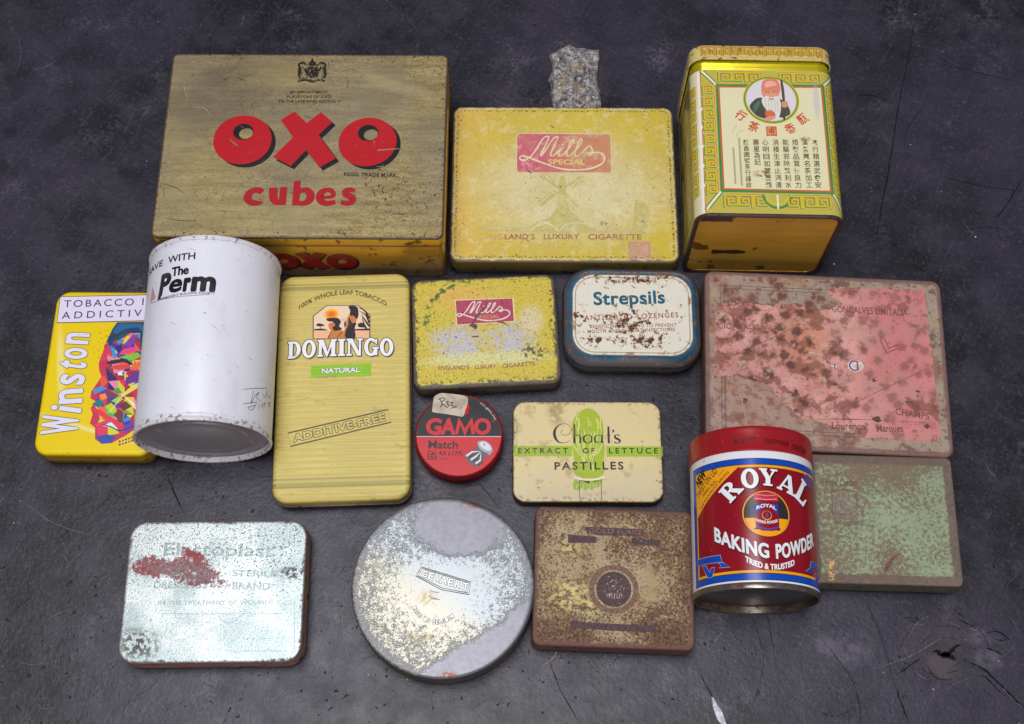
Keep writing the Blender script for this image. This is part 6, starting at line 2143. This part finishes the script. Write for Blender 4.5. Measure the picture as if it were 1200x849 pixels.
# ================================================================== brown rusty tin
def brown_tin():
    w, d, h, r = 94.6, 83.0, 21.5, 5
    t = thing('cigarette_tin', 'flat brown rusty tin with dark round emblem and flecks of old gold', 'tin', (60.1, -145.4), -2.0)

    def wear(name, base):
        n = N(name)
        f = n.noise(.55, 6, .78, off=1)
        big = n.noise(.045, 4, .6, off=2)
        cen = n.ell(0, 2, 40, 34, .7, .5, .05)
        lt = n.add(n.mul(n.sub(big, .5), .45), n.mul(cen, .07))
        if base == (116, 84, 66):
            c = n.mix(n.ss(f, .38, .58), (54, 36, 36), (122, 88, 62))
            g = n.ss(n.sub(n.noise(.85, 6, .8, off=31), n.sub(.56, n.mul(lt, 1.2))), -.04, .07)
            c = n.mix(n.mul(g, .85), c, n.mix(n.noise(.06, 3, off=4), (168, 136, 84), (204, 190, 156)))
            yl = n.mul(n.mx(n.ell(-26, -12, 12, 10, .7, .9, .08), n.mx(n.ell(-13, -17, 6, 6, .6, .8, .1), n.ell(-27, 16, 6, 5, .7, .9, .1))), n.mask(.53, .3, .06, detail=6, rough=.7, off=6))
            c = n.mix(n.mul(yl, .85), c, (222, 206, 134))
        else:
            c = n.mix(n.ss(f, .4, .65), base, tuple(min(255, int(v * 1.35)) for v in base))
            g = n.mask(.69, .5, .03, detail=5, off=9)
            c = n.mix(n.mul(g, .6), c, (170, 146, 116))
        e = n.edge(w, d, r)
        c = n.mix(n.mul(n.ss(n.wob(e, 5, .2, off=3), 3.6, 1.6), .9), c, n.mix(n.noise(.4, 4), (92, 62, 58), (126, 90, 78)))
        return n.done(c, .6, .15, n.mul(f, 1.2), .5, .0006)
    side = metal_side('brown_rust_side_dark', (112, 80, 70), (74, 50, 46), .2, .55)
    flat_tin(t, w, d, h, r, wear('brown_rust_lid', (116, 84, 66)), side, 7, 1.5, side)
    a = Art('emblem', t, wear, top(h), (650, 610, 6.064))
    dk = (74, 56, 58)
    c0 = a.T((420, 490))
    rx = (a.T((544, 490)) - a.T((296, 490)))[0] / 2
    a.ring((112, 86, 70), *c0, rx * 1.42, rx * 1.12, 1)
    a.disc(dk, *c0, rx, rx * 1.02, 2)
    R = random.Random(5)
    p = (158, 142, 132)
    for _ in range(38):
        x, y = R.gauss(418, 38), R.gauss(490, 36)
        a.line(p, [(x, y), (x + R.uniform(-16, 16), y + R.uniform(-10, 14))], [R.uniform(.2, .9), .15], 3, tr=True)
    for x in range(370, 480, 18):
        a.line(p, [(x, 560 - abs(x - 420) * .3), (x + R.uniform(-5, 5), 520)], .35, 3, tr=True)
    for i in range(26):
        an = 2 * math.pi * i / 26
        a.line((92, 70, 62), [(c0[0] + rx * 1.17 * math.cos(an), c0[1] + rx * 1.17 * math.sin(an)), (c0[0] + rx * 1.34 * math.cos(an + .06), c0[1] + rx * 1.34 * math.sin(an + .06))], .5, 2)
    a.build()
    for q in ([(94, 100), (298, 118), (294, 162), (96, 160)], [(545, 128), (750, 142), (744, 182), (560, 176)], [(114, 716), (300, 730), (720, 750), (714, 796), (420, 786), (122, 764)], [(215, 46), (636, 64), (630, 112), (300, 106), (228, 86)]):
        b = a.sub('dark_name_bar')
        b.poly(dk, q, 1, tr=True)
        if q[0] != (215, 46):
            b.build()
    b.text((112, 86, 76), 'GOLD FLAKE', (240, 88), (624, 104), 32, 2, .01, tr=True)
    for i, (x, y) in enumerate(((362, 200), (430, 206), (506, 206), (754, 214))):
        b.line((84, 64, 60), [(x, y - 22), (x + 14, y - 10), (x - 6, y + 14), (x + 16, y + 16)], .9, 2, tr=True, smooth=3)
    b.build()


brown_tin()

# ================================================================== small loose bits
def bits():
    p = TP(843, 838)
    t = thing('paint_chip', 'small white paint flake standing on the dark bench', 'paint flake', (p[0], p[1]))
    q = [(-4.4, 10.5), (-3.4, 10.2), (-1.2, 6), (1.6, 2), (4.6, -8), (3.4, -9), (-1.4, -3), (-3.4, 3)]
    R = random.Random(2)
    n_ = len(q)
    V = [(x, y, .1) for x, y in q] + [(x * .92, y * .95, 1.1 + R.uniform(-.3, .4)) for x, y in q]
    F = [tuple(range(n_, 2 * n_))] + [(i, (i + 1) % n_, n_ + (i + 1) % n_, n_ + i) for i in range(n_)] + [tuple(reversed(range(n_)))]
    F = [tuple(reversed(f)) for f in F]
    n = N('white_chip')
    m = n.done(n.mix(n.mask(.5, .3, .1), (226, 222, 236), (186, 178, 194)), .5, 0, n.noise(.5, 3), .4)
    mesh_obj('flake', V, F, [m], parent=t, smooth=30)
    p = TP(646, 770)
    t = thing('straw_fibre', 'thin pale fibre sticking out below the brown rusty tin', 'fibre', (p[0], p[1]))
    pts = cr([(3.2, 3.0, 1.0), (1.6, -.4, 1.4), (-1.4, -3.0, 1.0), (-5.2, -5.4, .5)], 5)
    V, F = [], []
    for i, c in enumerate(pts):
        for k in range(6):
            a = 2 * math.pi * k / 6
            V.append((c[0] + .28 * math.cos(a), c[1], c[2] + .28 * math.sin(a)))
    for i in range(len(pts) - 1):
        for k in range(6):
            F.append((i * 6 + k, i * 6 + (k + 1) % 6, (i + 1) * 6 + (k + 1) % 6, (i + 1) * 6 + k))
    m = N('straw').done((190, 174, 140), .6)
    mesh_obj('fibre', V, F, [m], parent=t)


bits()
